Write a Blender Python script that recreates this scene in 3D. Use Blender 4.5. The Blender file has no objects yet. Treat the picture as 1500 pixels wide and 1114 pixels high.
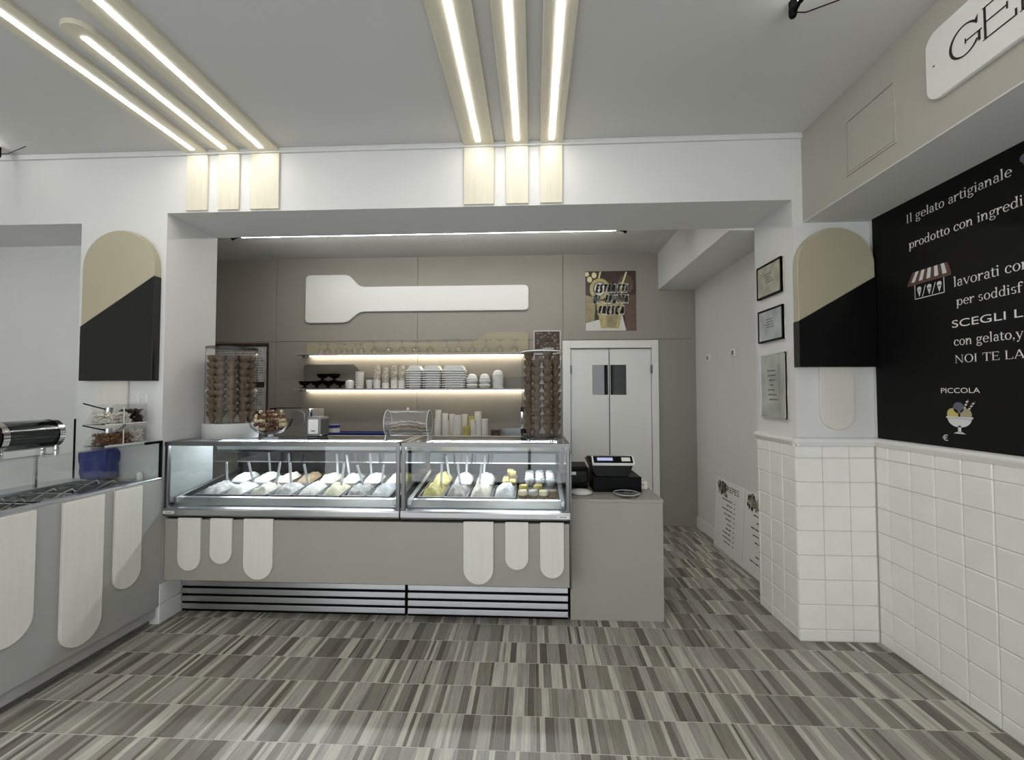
import bpy, bmesh, math, random
from mathutils import Vector, Matrix, noise
random.seed(7)
sc = bpy.context.scene
COL = sc.collection
PI = math.pi

# ------------------------------------------------------------------ camera
def make_camera():
    yaw, pitch, roll = 0.0488706, 0.0328697, -0.000828
    sy, cy, sp, cp = math.sin(yaw), math.cos(yaw), math.sin(pitch), math.cos(pitch)
    fwd = Vector((-sy * cp, cy * cp, sp)); right = Vector((cy, sy, 0)); up = right.cross(fwd)
    r2 = math.cos(roll) * right + math.sin(roll) * up
    u2 = -math.sin(roll) * right + math.cos(roll) * up
    cd = bpy.data.cameras.new('camera'); co = bpy.data.objects.new('camera', cd); COL.objects.link(co)
    m = Matrix((r2, u2, -fwd)).transposed().to_4x4(); m.translation = Vector((0, 0, 1.55))
    co.matrix_world = m
    cd.sensor_fit = 'HORIZONTAL'; cd.sensor_width = 36.0; cd.lens = 650.0 / 1500.0 * 36.0
    cd.clip_start = 0.02
    sc.camera = co
make_camera()
# ------------------------------------------------------------------ light: daylight enters by the open shop front, LED lines inside
W = bpy.data.worlds.new('daylight'); sc.world = W; W.use_nodes = True
bg = W.node_tree.nodes['Background']; bg.inputs[0].default_value = (0.98, 0.985, 1.0, 1); bg.inputs[1].default_value = 3.15
LED_CEIL, LED_SHELF, LED_LINE, LED_REAR, LED_CASE = 23.0, 15.0, 30.0, 64.0, 60.0
sc.view_settings.view_transform = 'Standard'; sc.view_settings.look = 'None'
sc.view_settings.gamma = 1.0; sc.view_settings.use_curve_mapping = False
sc.view_settings.exposure = 0.0
sc.cycles.use_denoising = True
sc.cycles.max_bounces = 12; sc.cycles.transparent_max_bounces = 24
sc.cycles.caustics_reflective = False; sc.cycles.caustics_refractive = False
sc.cycles.sample_clamp_indirect = 6.0

# ------------------------------------------------------------------ materials
def lin(h):
    if isinstance(h, str):
        h = h.lstrip('#'); v = [int(h[i:i + 2], 16) / 255 for i in (0, 2, 4)]
        return tuple(x / 12.92 if x <= .04045 else ((x + .055) / 1.055) ** 2.4 for x in v)
    return h
MATS = {}
def pmat(name, col, rough=.5, metal=0., var=.05, scale=6., bump=0., bscale=60., stretch=(1, 1, 1), spec=.5, trans=0., coat=0.):
    m = bpy.data.materials.new(name); m.use_nodes = True; nt = m.node_tree; b = nt.nodes['Principled BSDF']
    c = lin(col)
    tc = nt.nodes.new('ShaderNodeNewGeometry'); mp = nt.nodes.new('ShaderNodeMapping'); mp.inputs['Scale'].default_value = stretch
    nt.links.new(tc.outputs['Position'], mp.inputs['Vector'])
    n = nt.nodes.new('ShaderNodeTexNoise'); n.inputs['Scale'].default_value = scale; n.inputs['Detail'].default_value = 5
    nt.links.new(mp.outputs[0], n.inputs['Vector'])
    r = nt.nodes.new('ShaderNodeValToRGB')
    r.color_ramp.elements[0].position = .3; r.color_ramp.elements[1].position = .7
    r.color_ramp.elements[0].color = tuple(max(0, x * (1 - var)) for x in c) + (1,)
    r.color_ramp.elements[1].color = tuple(min(1, x * (1 + var)) for x in c) + (1,)
    nt.links.new(n.outputs[0], r.inputs[0]); nt.links.new(r.outputs[0], b.inputs['Base Color'])
    b.inputs['Roughness'].default_value = rough; b.inputs['Metallic'].default_value = metal
    b.inputs['Specular IOR Level'].default_value = spec
    b.inputs['Transmission Weight'].default_value = trans; b.inputs['Coat Weight'].default_value = coat
    if bump:
        n2 = nt.nodes.new('ShaderNodeTexNoise'); n2.inputs['Scale'].default_value = bscale
        nt.links.new(mp.outputs[0], n2.inputs['Vector'])
        bp = nt.nodes.new('ShaderNodeBump'); bp.inputs['Strength'].default_value = bump; bp.inputs['Distance'].default_value = .01
        nt.links.new(n2.outputs[0], bp.inputs['Height']); nt.links.new(bp.outputs[0], b.inputs['Normal'])
    MATS[name] = m; return m
def glassmat(name, tint=(.96, .98, .98), gloss=1.0, ior=1.45, rough=0.02):
    m = bpy.data.materials.new(name); m.use_nodes = True; nt = m.node_tree; nt.nodes.clear()
    o = nt.nodes.new('ShaderNodeOutputMaterial'); t = nt.nodes.new('ShaderNodeBsdfTransparent'); g = nt.nodes.new('ShaderNodeBsdfGlossy')
    t.inputs[0].default_value = tint + (1,); g.inputs['Roughness'].default_value = rough; g.inputs[0].default_value = (gloss, gloss, gloss, 1)
    # Schlick reflectance, the same on both faces of the pane
    lw = nt.nodes.new('ShaderNodeLayerWeight'); lw.inputs['Blend'].default_value = .5
    pw = nt.nodes.new('ShaderNodeMath'); pw.operation = 'POWER'; pw.inputs[1].default_value = 5.0
    f0 = ((ior - 1) / (ior + 1)) ** 2
    f = nt.nodes.new('ShaderNodeMath'); f.operation = 'MULTIPLY_ADD'; f.inputs[1].default_value = 1 - f0; f.inputs[2].default_value = f0
    nt.links.new(lw.outputs['Facing'], pw.inputs[0]); nt.links.new(pw.outputs[0], f.inputs[0])
    x = nt.nodes.new('ShaderNodeMixShader')
    nt.links.new(f.outputs[0], x.inputs[0]); nt.links.new(t.outputs[0], x.inputs[1]); nt.links.new(g.outputs[0], x.inputs[2]); nt.links.new(x.outputs[0], o.inputs[0])
    MATS[name] = m; return m
def emit(name, col, s):
    m = bpy.data.materials.new(name); m.use_nodes = True; b = m.node_tree.nodes['Principled BSDF']
    b.inputs['Base Color'].default_value = (.8, .8, .8, 1); b.inputs['Emission Color'].default_value = lin(col) + (1,); b.inputs['Emission Strength'].default_value = s
    MATS[name] = m; return m

pmat('white_wall', '#d6d5d2', .75, var=.015, scale=3, bump=.06, bscale=90)
pmat('ceiling_paint', '#cbcac7', .85, var=.015, scale=2, bump=.05, bscale=120)
pmat('beige_wall', '#938d84', .6, var=.02, scale=3, bump=.04, bscale=80)
pmat('bulk_beige', '#afaaa0', .65, var=.02, scale=3, bump=.05, bscale=80)
pmat('panel_grey', '#9c988f', .5, var=.02, scale=4)
pmat('counter_grey', '#a3a29e', .42, var=.02, scale=5)
pmat('kick_grey', '#6d6b68', .5, var=.04, scale=5)
pmat('maple', '#d6cfbb', .5, var=.05, scale=5, stretch=(9, 9, .6), bump=.03, bscale=30)
pmat('maple_ceiling', '#d6cfbb', .5, var=.05, scale=5, stretch=(9, .6, 9), bump=.03, bscale=30)
pmat('plank_cream', '#d7d4cb', .5, var=.03, scale=5, stretch=(9, 9, .6))
pmat('lolly_beige', '#aba48c', .45, var=.04, scale=4, stretch=(1, 1, .3))
pmat('lolly_choc', '#060505', .3, var=.1, scale=4)
pmat('white_gloss', '#e4e3df', .35, var=.01, scale=4)
pmat('tile_white', '#e8e6e1', .16, var=.025, scale=9, bump=.03, bscale=14)
pmat('grout', '#c3c0b9', .8, var=.04, scale=20)
pmat('floor_grout', '#cdcabf', .8, var=.05, scale=20)
for i, c in enumerate(('#bdb9ad', '#98938a', '#837e74', '#645e54', '#a39f95', '#767067')):
    pmat('floor_wood_%s' % 'abcdef'[i], c, .36, var=.2, scale=1.6, stretch=(60, 4, 1), bump=.05, bscale=1.2)
pmat('steel', '#b9bbbd', .28, metal=1, var=.04, scale=3, stretch=(.4, 8, 8))
pmat('steel_dark', '#6b6b6a', .32, metal=1, var=.05, scale=3)
pmat('mirror_dim', '#4a4b4d', .06, metal=1, var=.05, scale=4)
pmat('chrome', '#d0d1d2', .08, metal=1, var=.02, scale=3)
pmat('black', '#060606', .45, var=.1, scale=8, spec=.1)
pmat('black_gloss', '#040404', .3, var=.1, scale=8, spec=.15)
pmat('menu_black', '#050505', .6, var=.15, scale=30, spec=.2)
pmat('print_white', '#e6e4de', .6, var=.02, scale=20)
pmat('print_black', '#161412', .6, var=.05, scale=20)
pmat('white_plastic', '#e8e7e4', .4, var=.01, scale=10)
pmat('foam_white', '#e6e6e3', .6, var=.02, scale=40, bump=.1, bscale=300)
pmat('paper_white', '#e9e6df', .6, var=.02, scale=30)
pmat('foam_grey', '#dcdcd9', .5, var=.03, scale=20)
pmat('blue', '#232f78', .5, var=.1, scale=12, bump=.2, bscale=40)
pmat('wafer', '#5f5040', .7, var=.4, scale=40, bump=.4, bscale=120)
pmat('wafer_brown', '#6a4a34', .75, var=.3, scale=50, bump=.4, bscale=120)
pmat('frosted', '#c4c4c1', .5, var=.02, scale=5)
pmat('dark_wood', '#3a2a20', .5, var=.4, scale=25)
pmat('yellow_paper', '#c9bd72', .6, var=.15, scale=25)
pmat('acrylic_clear', '#eef1f3', .12, var=.01, scale=5, trans=.35)
glassmat('glass'); glassmat('glass_dark', (.55, .57, .58), 1.0, 1.6)
glassmat('acrylic', (.98, .98, .98), .3, 1.4, .05); glassmat('stemware', (.91, .91, .90), 1.0, 1.9, .04)
def milky(name, a):
    m = glassmat(name, (.97, .97, .97), .6, 1.45, .05); nt = m.node_tree
    out = [n for n in nt.nodes if n.type == 'OUTPUT_MATERIAL'][0]; src = out.inputs[0].links[0].from_socket
    d = nt.nodes.new('ShaderNodeBsdfDiffuse'); d.inputs[0].default_value = (.85, .86, .86, 1); x = nt.nodes.new('ShaderNodeMixShader'); x.inputs[0].default_value = a
    nt.links.new(src, x.inputs[1]); nt.links.new(d.outputs[0], x.inputs[2]); nt.links.new(x.outputs[0], out.inputs[0])
milky('acrylic_milky', .05)
emit('led_ceiling', '#fdfcfa', LED_CEIL); emit('led_shelf', '#fff4dc', LED_SHELF); emit('led_line', '#fbfaf6', LED_LINE); emit('led_case', '#f2f7ff', LED_CASE)
emit('led_rear', '#fbfaf6', LED_REAR); emit('lcd', '#3b50c8', .6)

# ------------------------------------------------------------------ mesh helpers
class MB:
    def __init__(s): s.v = []; s.f = []
    def box(s, x0, x1, y0, y1, z0, z1):
        n = len(s.v)
        s.v += [(x, y, z) for z in (z0, z1) for y in (y0, y1) for x in (x0, x1)]
        s.f += [tuple(n + i for i in q) for q in ((0, 2, 3, 1), (4, 5, 7, 6), (0, 1, 5, 4), (2, 6, 7, 3), (0, 4, 6, 2), (1, 3, 7, 5))]
        return s
    def face(s, pts):
        n = len(s.v); s.v += [tuple(p) for p in pts]; s.f.append(tuple(range(n, n + len(pts)))); return s
    def prism(s, pts, ax, a, b):
        n = len(s.v); k = len(pts)
        def P(p, t): return {'X': (t, p[0], p[1]), 'Y': (p[0], t, p[1]), 'Z': (p[0], p[1], t)}[ax]
        s.v += [P(p, a) for p in pts] + [P(p, b) for p in pts]
        s.f.append(tuple(n + i for i in range(k))[::-1]); s.f.append(tuple(n + k + i for i in range(k)))
        for i in range(k):
            j = (i + 1) % k; s.f.append((n + i, n + j, n + k + j, n + k + i))
        return s
    def lathe(s, prof, n=20, c=(0, 0, 0), ax='Z', cap=True):
        b = len(s.v); m = len(prof)
        for r, z in prof:
            for i in range(n):
                a = 2 * PI * i / n; p = (r * math.cos(a), r * math.sin(a), z)
                if ax == 'X': p = (p[2], p[0], p[1])
                if ax == 'Y': p = (p[0], p[2], p[1])
                s.v.append((p[0] + c[0], p[1] + c[1], p[2] + c[2]))
        for j in range(m - 1):
            for i in range(n):
                k = (i + 1) % n; s.f.append((b + j * n + i, b + j * n + k, b + (j + 1) * n + k, b + (j + 1) * n + i))
        if cap:
            s.f.append(tuple(b + i for i in range(n))[::-1]); s.f.append(tuple(b + (m - 1) * n + i for i in range(n)))
        return s
    def tube(s, pts, r, n=8):
        pts = [Vector(p) for p in pts]; b = len(s.v)
        for i, p in enumerate(pts):
            d = (pts[min(i + 1, len(pts) - 1)] - pts[max(i - 1, 0)]).normalized()
            u = d.cross(Vector((0, 0, 1)))
            if u.length < .01: u = d.cross(Vector((0, 1, 0)))
            u.normalize(); w = d.cross(u)
            for k in range(n):
                a = 2 * PI * k / n; q = p + u * r * math.cos(a) + w * r * math.sin(a); s.v.append(tuple(q))
        for j in range(len(pts) - 1):
            for i in range(n):
                k = (i + 1) % n; s.f.append((b + j * n + i, b + j * n + k, b + (j + 1) * n + k, b + (j + 1) * n + i))
        s.f.append(tuple(b + i for i in range(n))); s.f.append(tuple(b + (len(pts) - 1) * n + i for i in range(n)))
        return s
    def sphere(s, c, r, n=10, sq=(1, 1, 1)):
        b = len(s.v); m = max(4, n // 2)
        for j in range(m + 1):
            t = PI * j / m
            for i in range(n):
                a = 2 * PI * i / n
                s.v.append((c[0] + r * sq[0] * math.sin(t) * math.cos(a), c[1] + r * sq[1] * math.sin(t) * math.sin(a), c[2] + r * sq[2] * math.cos(t)))
        for j in range(m):
            for i in range(n):
                k = (i + 1) % n; s.f.append((b + j * n + i, b + j * n + k, b + (j + 1) * n + k, b + (j + 1) * n + i))
        return s
def wloc(p):
    v = Vector((0, 0, 0))
    while p is not None:
        v = v + p.location; p = p.parent
    return v
def mesh(mb, off=(0, 0, 0), smooth=None, bevel=0, seg=2, merge=False, name='mesh'):
    me = bpy.data.meshes.new(name)
    me.from_pydata([(x - off[0], y - off[1], z - off[2]) for x, y, z in mb.v], [], mb.f)
    bm = bmesh.new(); bm.from_mesh(me)
    if merge: bmesh.ops.remove_doubles(bm, verts=bm.verts, dist=1e-5)
    bmesh.ops.recalc_face_normals(bm, faces=bm.faces)
    if bevel:
        es = [e for e in bm.edges if len(e.link_faces) == 2 and e.calc_face_angle(0) > .5]
        bmesh.ops.bevel(bm, geom=es, offset=bevel, segments=seg, affect='EDGES', profile=.5, clamp_overlap=True)
    bm.to_mesh(me); bm.free()
    if smooth is not None:
        for p in me.polygons: p.use_smooth = True
        me.set_sharp_from_angle(angle=smooth)
    return me
def link(name, me, m, parent=None, loc=(0, 0, 0)):
    if m is not None and not me.materials: me.materials.append(MATS[m] if isinstance(m, str) else m)
    o = bpy.data.objects.new(name, me); COL.objects.link(o); o.parent = parent; o.location = loc
    return o
def part(name, mb, m, parent, **k):
    o = link(name, mesh(mb, wloc(parent), name=name, **k), m, parent)
    if name in PRINTS: o['kind'] = 'stuff'
    return o
def tag(o, label=None, cat=None, group=None, kind=None):
    if label: o['label'] = label
    if cat: o['category'] = cat
    if group: o['group'] = group
    if kind: o['kind'] = kind
    return o
PRINTS = ('print', 'bean_print', 'text_print', 'picture', 'price_rows', 'lettering', 'lettering_outline', 'title', 'awning_stripe', 'cone_icon', 'booth_outline')
def single(name, mb, m, label, cat, group=None, base=None, **k):
    xs = [p[0] for p in mb.v]; ys = [p[1] for p in mb.v]; zs = [p[2] for p in mb.v]
    b = base or ((min(xs) + max(xs)) / 2, (min(ys) + max(ys)) / 2, min(zs))
    return tag(link(name, mesh(mb, b, name=name, **k), m, None, b), label, cat, group)
def thing(name, label, cat, base=(0, 0, 0), group=None):
    o = bpy.data.objects.new(name, None); COL.objects.link(o); o.location = base; o.empty_display_size = .05
    return tag(o, label, cat, group)
def struct(name, mb, m, **k):
    o = link(name, mesh(mb, name=name, **k), m); o['kind'] = 'structure'; return o
def sroot(name, base=(0, 0, 0)):
    o = bpy.data.objects.new(name, None); COL.objects.link(o); o.location = base; o['kind'] = 'structure'; return o
def dup(o, loc, label=None, group=None, rot=None):
    c = o.copy(); COL.objects.link(c); c.location = loc
    if rot is not None: c.rotation_euler = rot
    if label: c['label'] = label
    if group: c['group'] = group
    for ch in list(o.children):
        d = ch.copy(); COL.objects.link(d); d.parent = c
        for g in list(ch.children):
            e = g.copy(); COL.objects.link(e); e.parent = d
    return c
def rrect(x0, x1, z0, z1, r, n=6, corners=(1, 1, 1, 1)):
    pts = []
    for (cx, cz, a0, on) in ((x1 - r, z1 - r, 0, corners[1]), (x0 + r, z1 - r, 90, corners[0]), (x0 + r, z0 + r, 180, corners[3]), (x1 - r, z0 + r, 270, corners[2])):
        if on:
            for i in range(n + 1):
                a = math.radians(a0 + 90 * i / n); pts.append((cx + r * math.cos(a), cz + r * math.sin(a)))
        else:
            pts.append((cx + (r if a0 in (0, 270) else -r), cz + (r if a0 in (0, 90) else -r)))
    return pts
def rounded(pts, r, n=5):       # polygon with every corner rounded
    out = []
    for i, p in enumerate(pts):
        p = Vector(p); a = Vector(pts[i - 1]); b = Vector(pts[(i + 1) % len(pts)])
        da, db = (a - p), (b - p); k = min(r, da.length * .45, db.length * .45)
        p0 = p + da.normalized() * k; p1 = p + db.normalized() * k
        for j in range(n + 1):
            t = j / n; q = p0 * (1 - t) ** 2 + p * 2 * t * (1 - t) + p1 * t * t; out.append((q.x, q.y))
    return out
def stick(x0, x1, z0, z1, n=14, down=True):       # flat top, fully rounded bottom
    r = (x1 - x0) / 2; cx = (x0 + x1) / 2
    if down:
        return [(x1, z1), (x0, z1)] + [(cx + r * math.cos(math.radians(180 + 180 * i / n)), z0 + r + r * math.sin(math.radians(180 + 180 * i / n))) for i in range(n + 1)]
    return [(x0, z0), (x1, z0)] + [(cx + r * math.cos(math.radians(180 * i / n)), z1 - r + r * math.sin(math.radians(180 * i / n))) for i in range(n + 1)]

# ------------------------------------------------------------------ lettering
def ring(cx, cy, rx, ry, tx, ty, a0=0, a1=360, n=22):
    out = []
    for i in range(n):
        p = math.radians(a0 + (a1 - a0) * i / n); q = math.radians(a0 + (a1 - a0) * (i + 1) / n)
        out.append([(cx + rx * math.cos(p), cy + ry * math.sin(p)), (cx + rx * math.cos(q), cy + ry * math.sin(q)),
                    (cx + (rx - tx) * math.cos(q), cy + (ry - ty) * math.sin(q)), (cx + (rx - tx) * math.cos(p), cy + (ry - ty) * math.sin(p))])
    return out
def rc(x0, y0, x1, y1): return [[(x0, y0), (x1, y0), (x1, y1), (x0, y1)]]
def disc(x, y, r): return [[(x + r * math.cos(i * PI / 6), y + r * math.sin(i * PI / 6)) for i in range(12)]]
def glyph(c, S=.085, T=.036, e=.042, h=.024):
    def st(x, y0, y1, top='l', bot='b'):
        o = rc(x, y0, x + S, y1)
        if bot == 'b': o += rc(x - e, y0, x + S + e, y0 + h)
        if top == 'l': o += [[(x - e - .01, y1 - .05), (x, y1 - .07), (x, y1), (x - e - .01, y1 - .03)]]
        if top == 'b': o += rc(x - e, y1 - h, x + S + e, y1)
        return o
    X, Hc, A, D = .46, .68, .72, -.22
    if c == ' ': return [], .26
    if c == 'l': return st(.08, 0, A), .26
    if c == 'i': return st(.08, 0, X) + disc(.12, .62, .055), .26
    if c == 'n': return st(.06, 0, X) + ring(.285, .28, .155, .18, S, .055, 0, 180) + st(.355, 0, .28, None), .54
    if c == 'o': return ring(.25, .23, .22, .24, S, T), .5
    if c == 'c': return ring(.25, .23, .22, .24, S, T, 50, 320) + disc(.37, .36, .05), .44
    if c == 'e': return ring(.25, .23, .22, .24, S, T, 5, 318) + rc(.1, .235, .455, .27), .48
    if c == 'd': return ring(.23, .23, .2, .24, S, T) + st(.36, 0, A, 'l', None) + rc(.4, 0, .49, h), .53
    if c == 'p': return ring(.31, .23, .2, .24, S, T) + st(.07, D, X), .55
    if c == 'a': return ring(.21, .3, .16, .17, S, .05, -10, 160) + st(.285, .02, .32, None, None) + ring(.2, .13, .165, .145, S, T) + rc(.34, 0, .42, .03), .44
    if c == 'g': return ring(.22, .315, .17, .155, .075, T) + ring(.235, -.085, .205, .125, .06, .045) + [[(.07, .14), (.12, .17), (.16, .05), (.1, .0)]] + rc(.1, .0, .36, .05) + disc(.42, .44, .045) + rc(.33, .4, .42, .43), .48
    if c == 'r': return st(.06, 0, X) + ring(.27, .27, .14, .19, .06, .055, 60, 170) + disc(.33, .4, .055), .39
    if c == 't': return rc(.09, .1, .09 + S, .58) + rc(.01, X - .035, .31, X) + ring(.225, .11, .135, .12, S, .045, 180, 320), .32
    if c == 'v': return [[(.02, X), (.12, X), (.29, 0), (.22, 0)], [(.41, X), (.45, X), (.28, 0), (.24, 0)]] + rc(-.01, X - h, .17, X) + rc(.35, X - h, .5, X), .49
    if c == 'y': return [[(.02, X), (.12, X), (.29, 0), (.22, 0)], [(.41, X), (.45, X), (.2, D + .03), (.16, D + .03)]] + rc(-.01, X - h, .17, X) + rc(.35, X - h, .5, X) + disc(.12, D + .04, .05), .49
    if c == 's': return ring(.19, .345, .145, .125, .075, .04, 25, 255) + ring(.2, .125, .16, .135, .075, .04, -155, 80), .4
    if c == 'f': return st(.09, 0, .56, None) + ring(.235, .56, .145, .165, S, .05, 40, 180) + disc(.34, .64, .05) + rc(.01, X - .035, .31, X), .32
    if c == ',': return disc(.1, .05, .055) + [[(.1, .02), (.155, .04), (.08, -.13), (.06, -.12)]], .22
    if c == 'I': return st(.08, 0, Hc, 'b'), .32
    if c == 'L': return st(.08, 0, Hc, 'b') + rc(.1, 0, .5, T) + [[(.47, 0), (.5, 0), (.52, .16), (.49, .16)]], .54
    if c == 'T': return st(.25, 0, Hc, None) + rc(.02, Hc - T, .56, Hc) + rc(.02, Hc - .16, .05, Hc) + rc(.53, Hc - .16, .56, Hc), .58
    if c == 'E': return st(.08, 0, Hc, 'b') + rc(.1, 0, .5, T) + rc(.1, Hc - T, .47, Hc) + rc(.1, .335, .4, .335 + T) + rc(.49, 0, .52, .15) + rc(.46, Hc - .14, .49, Hc) + rc(.385, .27, .41, .42), .57
    if c == 'N': return rc(.1, 0, .1 + T, Hc) + rc(.56, 0, .56 + T, Hc) + [[(.05, Hc), (.16, Hc), (.6, 0), (.55, 0)]] + rc(.04, 0, .2, h) + rc(.5, Hc - h, .67, Hc), .7
    if c == 'O': return ring(.35, .34, .31, .355, S * 1.1, T), .7
    if c == 'A': return [[(.3, Hc), (.36, Hc), (.1, 0), (.06, 0)], [(.29, Hc), (.38, Hc), (.63, 0), (.53, 0)]] + rc(.16, .2, .48, .2 + T) + rc(.0, 0, .17, h) + rc(.46, 0, .7, h), .7
    if c == 'G': return ring(.36, .34, .32, .355, S * 1.2, T * 1.1, 42, 330) + rc(.38, .28, .7, .28 + T) + rc(.62, .08, .62 + S, .3) + rc(.365, .24, .395, .36) + [[(.55, .58), (.63, .68), (.62, .5), (.59, .5)]], .74
    return [], .3
def serif(txt, **k):
    out = []; x = 0
    for c in txt:
        p, a = glyph(c, **k); out += [[(u + x, v) for u, v in q] for q in p]; x += a
    return out, x
def sans(txt, off=0):
    cu = bpy.data.curves.new('text', 'FONT'); cu.body = txt; cu.offset = off; cu.space_character = 1.45 if off else 1.0; o = bpy.data.objects.new('text', cu); COL.objects.link(o)
    bpy.context.view_layer.update()
    me = o.evaluated_get(bpy.context.evaluated_depsgraph_get()).to_mesh()
    out = [[(me.vertices[i].co.x, me.vertices[i].co.y) for i in p.vertices] for p in me.polygons]
    bpy.data.objects.remove(o); bpy.data.curves.remove(cu)
    return out
def fit(polys, w=None, hgt=None, shear=0):
    xs = [p[0] for q in polys for p in q]; ys = [p[1] for q in polys for p in q]
    x0, y0 = min(xs), min(ys); sx = w / (max(xs) - x0); sy = (hgt / (max(ys) - y0)) if hgt else sx
    return [[((u - x0) * sx + (v - y0) * sy * shear, (v - y0) * sy) for u, v in q] for q in polys]
def on_right(polys, x, y, z):      # print on a surface that faces -X, read towards -Y
    m = MB()
    for q in polys: m.face([(x, y - u, z + v) for u, v in q])
    return m
def on_back(polys, y, x, z):       # print on a surface that faces -Y
    m = MB()
    for q in polys: m.face([(x + u, y, z + v) for u, v in q])
    return m

# ================================================================== SETTING
YF, YJ, YB = 2.93, 3.42, 5.35
XJL, XJR, XW = -2.545, 1.677, 2.16
ZC, ZS = 3.25, 2.815
struct('ceiling', MB().box(-4.75, 2.4, -1.7, 5.5, ZC, ZC + .1), 'ceiling_paint')
struct('ceiling_back', MB().box(-4.6, 1.92, YJ, YB, ZC - .006, ZC), 'ceiling_paint')
m = MB().box(-4.6, XW + .1, YF, YJ, ZS, ZC)
m.box(-3.169, XJL, YF, YJ, 0, ZS).box(XJR, XW + .1, YF, YJ, 0, ZS).box(-4.6, -3.169, YF, YJ, 2.755, ZS)
m.box(-4.6, -3.169, 3.37, YJ, 0, 2.755)
wall_middle = struct('wall_middle', m, 'white_wall')
struct('wall_left', MB().box(-4.7, -4.6, -1.6, YB + .1, 0, ZC), 'white_wall')
wall_right = struct('wall_right', MB().box(XW, XW + .12, -1.6, YF, 0, ZC), 'white_wall')
struct('wall_right_back', MB().box(1.92, 2.05, YJ, YB, 0, ZC), 'white_wall')
struct('wall_right_bulkhead', MB().box(1.49, 1.92, YJ, YB, 2.80, ZC), 'white_wall')
# shop front behind the camera: piers, lintel, open glazing
m = MB().box(-4.7, -4.2, -1.7, -1.6, 0, ZC).box(2.0, 2.3, -1.7, -1.6, 0, ZC).box(-4.2, 2.0, -1.7, -1.6, 2.75, ZC)
struct('wall_front', m, 'white_wall')
r = sroot('window_front_offscreen', (-1.1, -1.65, 0))
fm = MB()
for x in (-4.2, -2.15, -.1, 1.95): fm.box(x, x + .05, -1.68, -1.62, 0, 2.75)
fm.box(-4.2, 2.0, -1.68, -1.62, 2.70, 2.75).box(-4.2, 2.0, -1.68, -1.62, 0, .06)
part('window_frame', fm, 'steel_dark', r)
for x in (-4.15, -2.1, -.05): part('pane', MB().box(x, x + 2.0, -1.655, -1.649, .06, 2.70), 'glass', r)
# bulkhead over the menu wall
bk = struct('wall_right_soffit', MB().box(1.745, XW, -1.6, YF, 2.667, ZC), 'bulk_beige')
part('soffit_board', MB().box(1.745, XW, -1.6, YF, 2.661, 2.667), 'white_wall', bk)
part('access_hatch', MB().box(1.741, 1.747, 2.195, 2.505, 2.775, 3.055), 'bulk_beige', bk, bevel=.001)
for hb in ((2.18, 2.191, 2.76, 3.07), (2.509, 2.52, 2.76, 3.07), (2.191, 2.509, 2.76, 2.771), (2.191, 2.509, 3.059, 3.07)):
    part('hatch_frame', MB().box(1.739, 1.747, *hb), 'bulk_beige', bk)
# back wall built of large beige panels with open joints
wb = struct('wall_back', MB().box(-4.6, .36, YB + .012, YB + .1, 0, ZC).box(1.477, 2.05, YB + .012, YB + .1, 0, ZC).box(.36, 1.477, YB + .012, YB + .1, 2.19, ZC), 'beige_wall')
xs = (-4.6, -3.20, -1.42, .355, 1.92)
for i in range(4):
    g = .0025
    part('panel', MB().box(xs[i] + g, xs[i + 1] - g, YB, YB + .014, 2.212, ZC), 'beige_wall', wb, bevel=.0015, seg=1)
    if i < 3: part('panel', MB().box(xs[i] + g, xs[i + 1] - g, YB, YB + .014, 0, 2.207), 'beige_wall', wb, bevel=.0015, seg=1)
part('panel', MB().box(1.477, 1.92, YB, YB + .014, 0, 2.207), 'beige_wall', wb, bevel=.0015, seg=1)
struct('wall_light_block', MB().box(.2, 1.7, 6.3, 6.35, 0, 2.4).box(.2, .25, YB + .1, 6.3, 0, 2.4).box(1.65, 1.7, YB + .1, 6.3, 0, 2.4).box(.2, 1.7, YB + .1, 6.3, 2.4, 2.45), 'white_wall')  # unseen walls added behind the door to block daylight and darken its panes

# floor: rows of wood-look strips
fl = struct('floor', MB().box(-4.7, 2.3, -1.7, 6.4, -.1, -.0006), 'floor_grout')
rowp, y00 = .2115, 1.979
strips = []
rnd = random.Random(3)
for k in range(-18, 21):
    ya, yb = y00 + k * rowp, y00 + (k + 1) * rowp
    if yb < -1.7 or ya > 6.3: continue
    x = -4.6 + rnd.uniform(-.05, 0); last = -1
    while x < 2.2:
        w = rnd.choice((.014, .018, .02, .024, .028, .036, .045, .055, .07))
        t = rnd.choices(range(6), (3.2, 3.2, 2.4, 1.6, 3, 2))[0]
        if w < .025 and rnd.random() < .6: t = rnd.choice((0, 0, 3))
        if w > .055 and t in (0, 3): t = rnd.choice((1, 2, 4))
        if t == last: t = (t + 1) % 6
        last = t
        strips.append((x, min(x + w, 2.25), ya + .0022, yb - .0022, t)); x += w
tones = ['floor_wood_%s' % c for c in 'abcdef']
def vis(s):          # seen largest in the photo: near rows inside the field of view
    cx, cy = (s[0] + s[1]) / 2, (s[2] + s[3]) / 2
    return 1.85 < cy < 2.9 and abs(cx + .049 * cy) < 1.14 * cy and -2.58 < cx < 2.13
cand = sorted([s for s in strips if vis(s)], key=lambda s: -(s[1] - s[0]) / ((s[2] + s[3]) / 2) ** 3)
near = set(id(s) for s in cand[:300])
um = []
for t in range(6):
    me = mesh(MB().box(0, 1, 0, 1, -.003, 0), name='plank'); me.materials.append(MATS[tones[t]]); um.append(me)
rest = MB(); rmi = []
for s in strips:
    g = .0005
    if id(s) in near:
        o = link('plank', um[s[4]], None, fl, (s[0] + g, s[2], 0)); o.scale = (s[1] - s[0] - 2 * g, s[3] - s[2], 1)
    else:
        rest.box(s[0] + g, s[1] - g, s[2], s[3], -.003, 0); rmi += [s[4]] * 6
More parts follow.
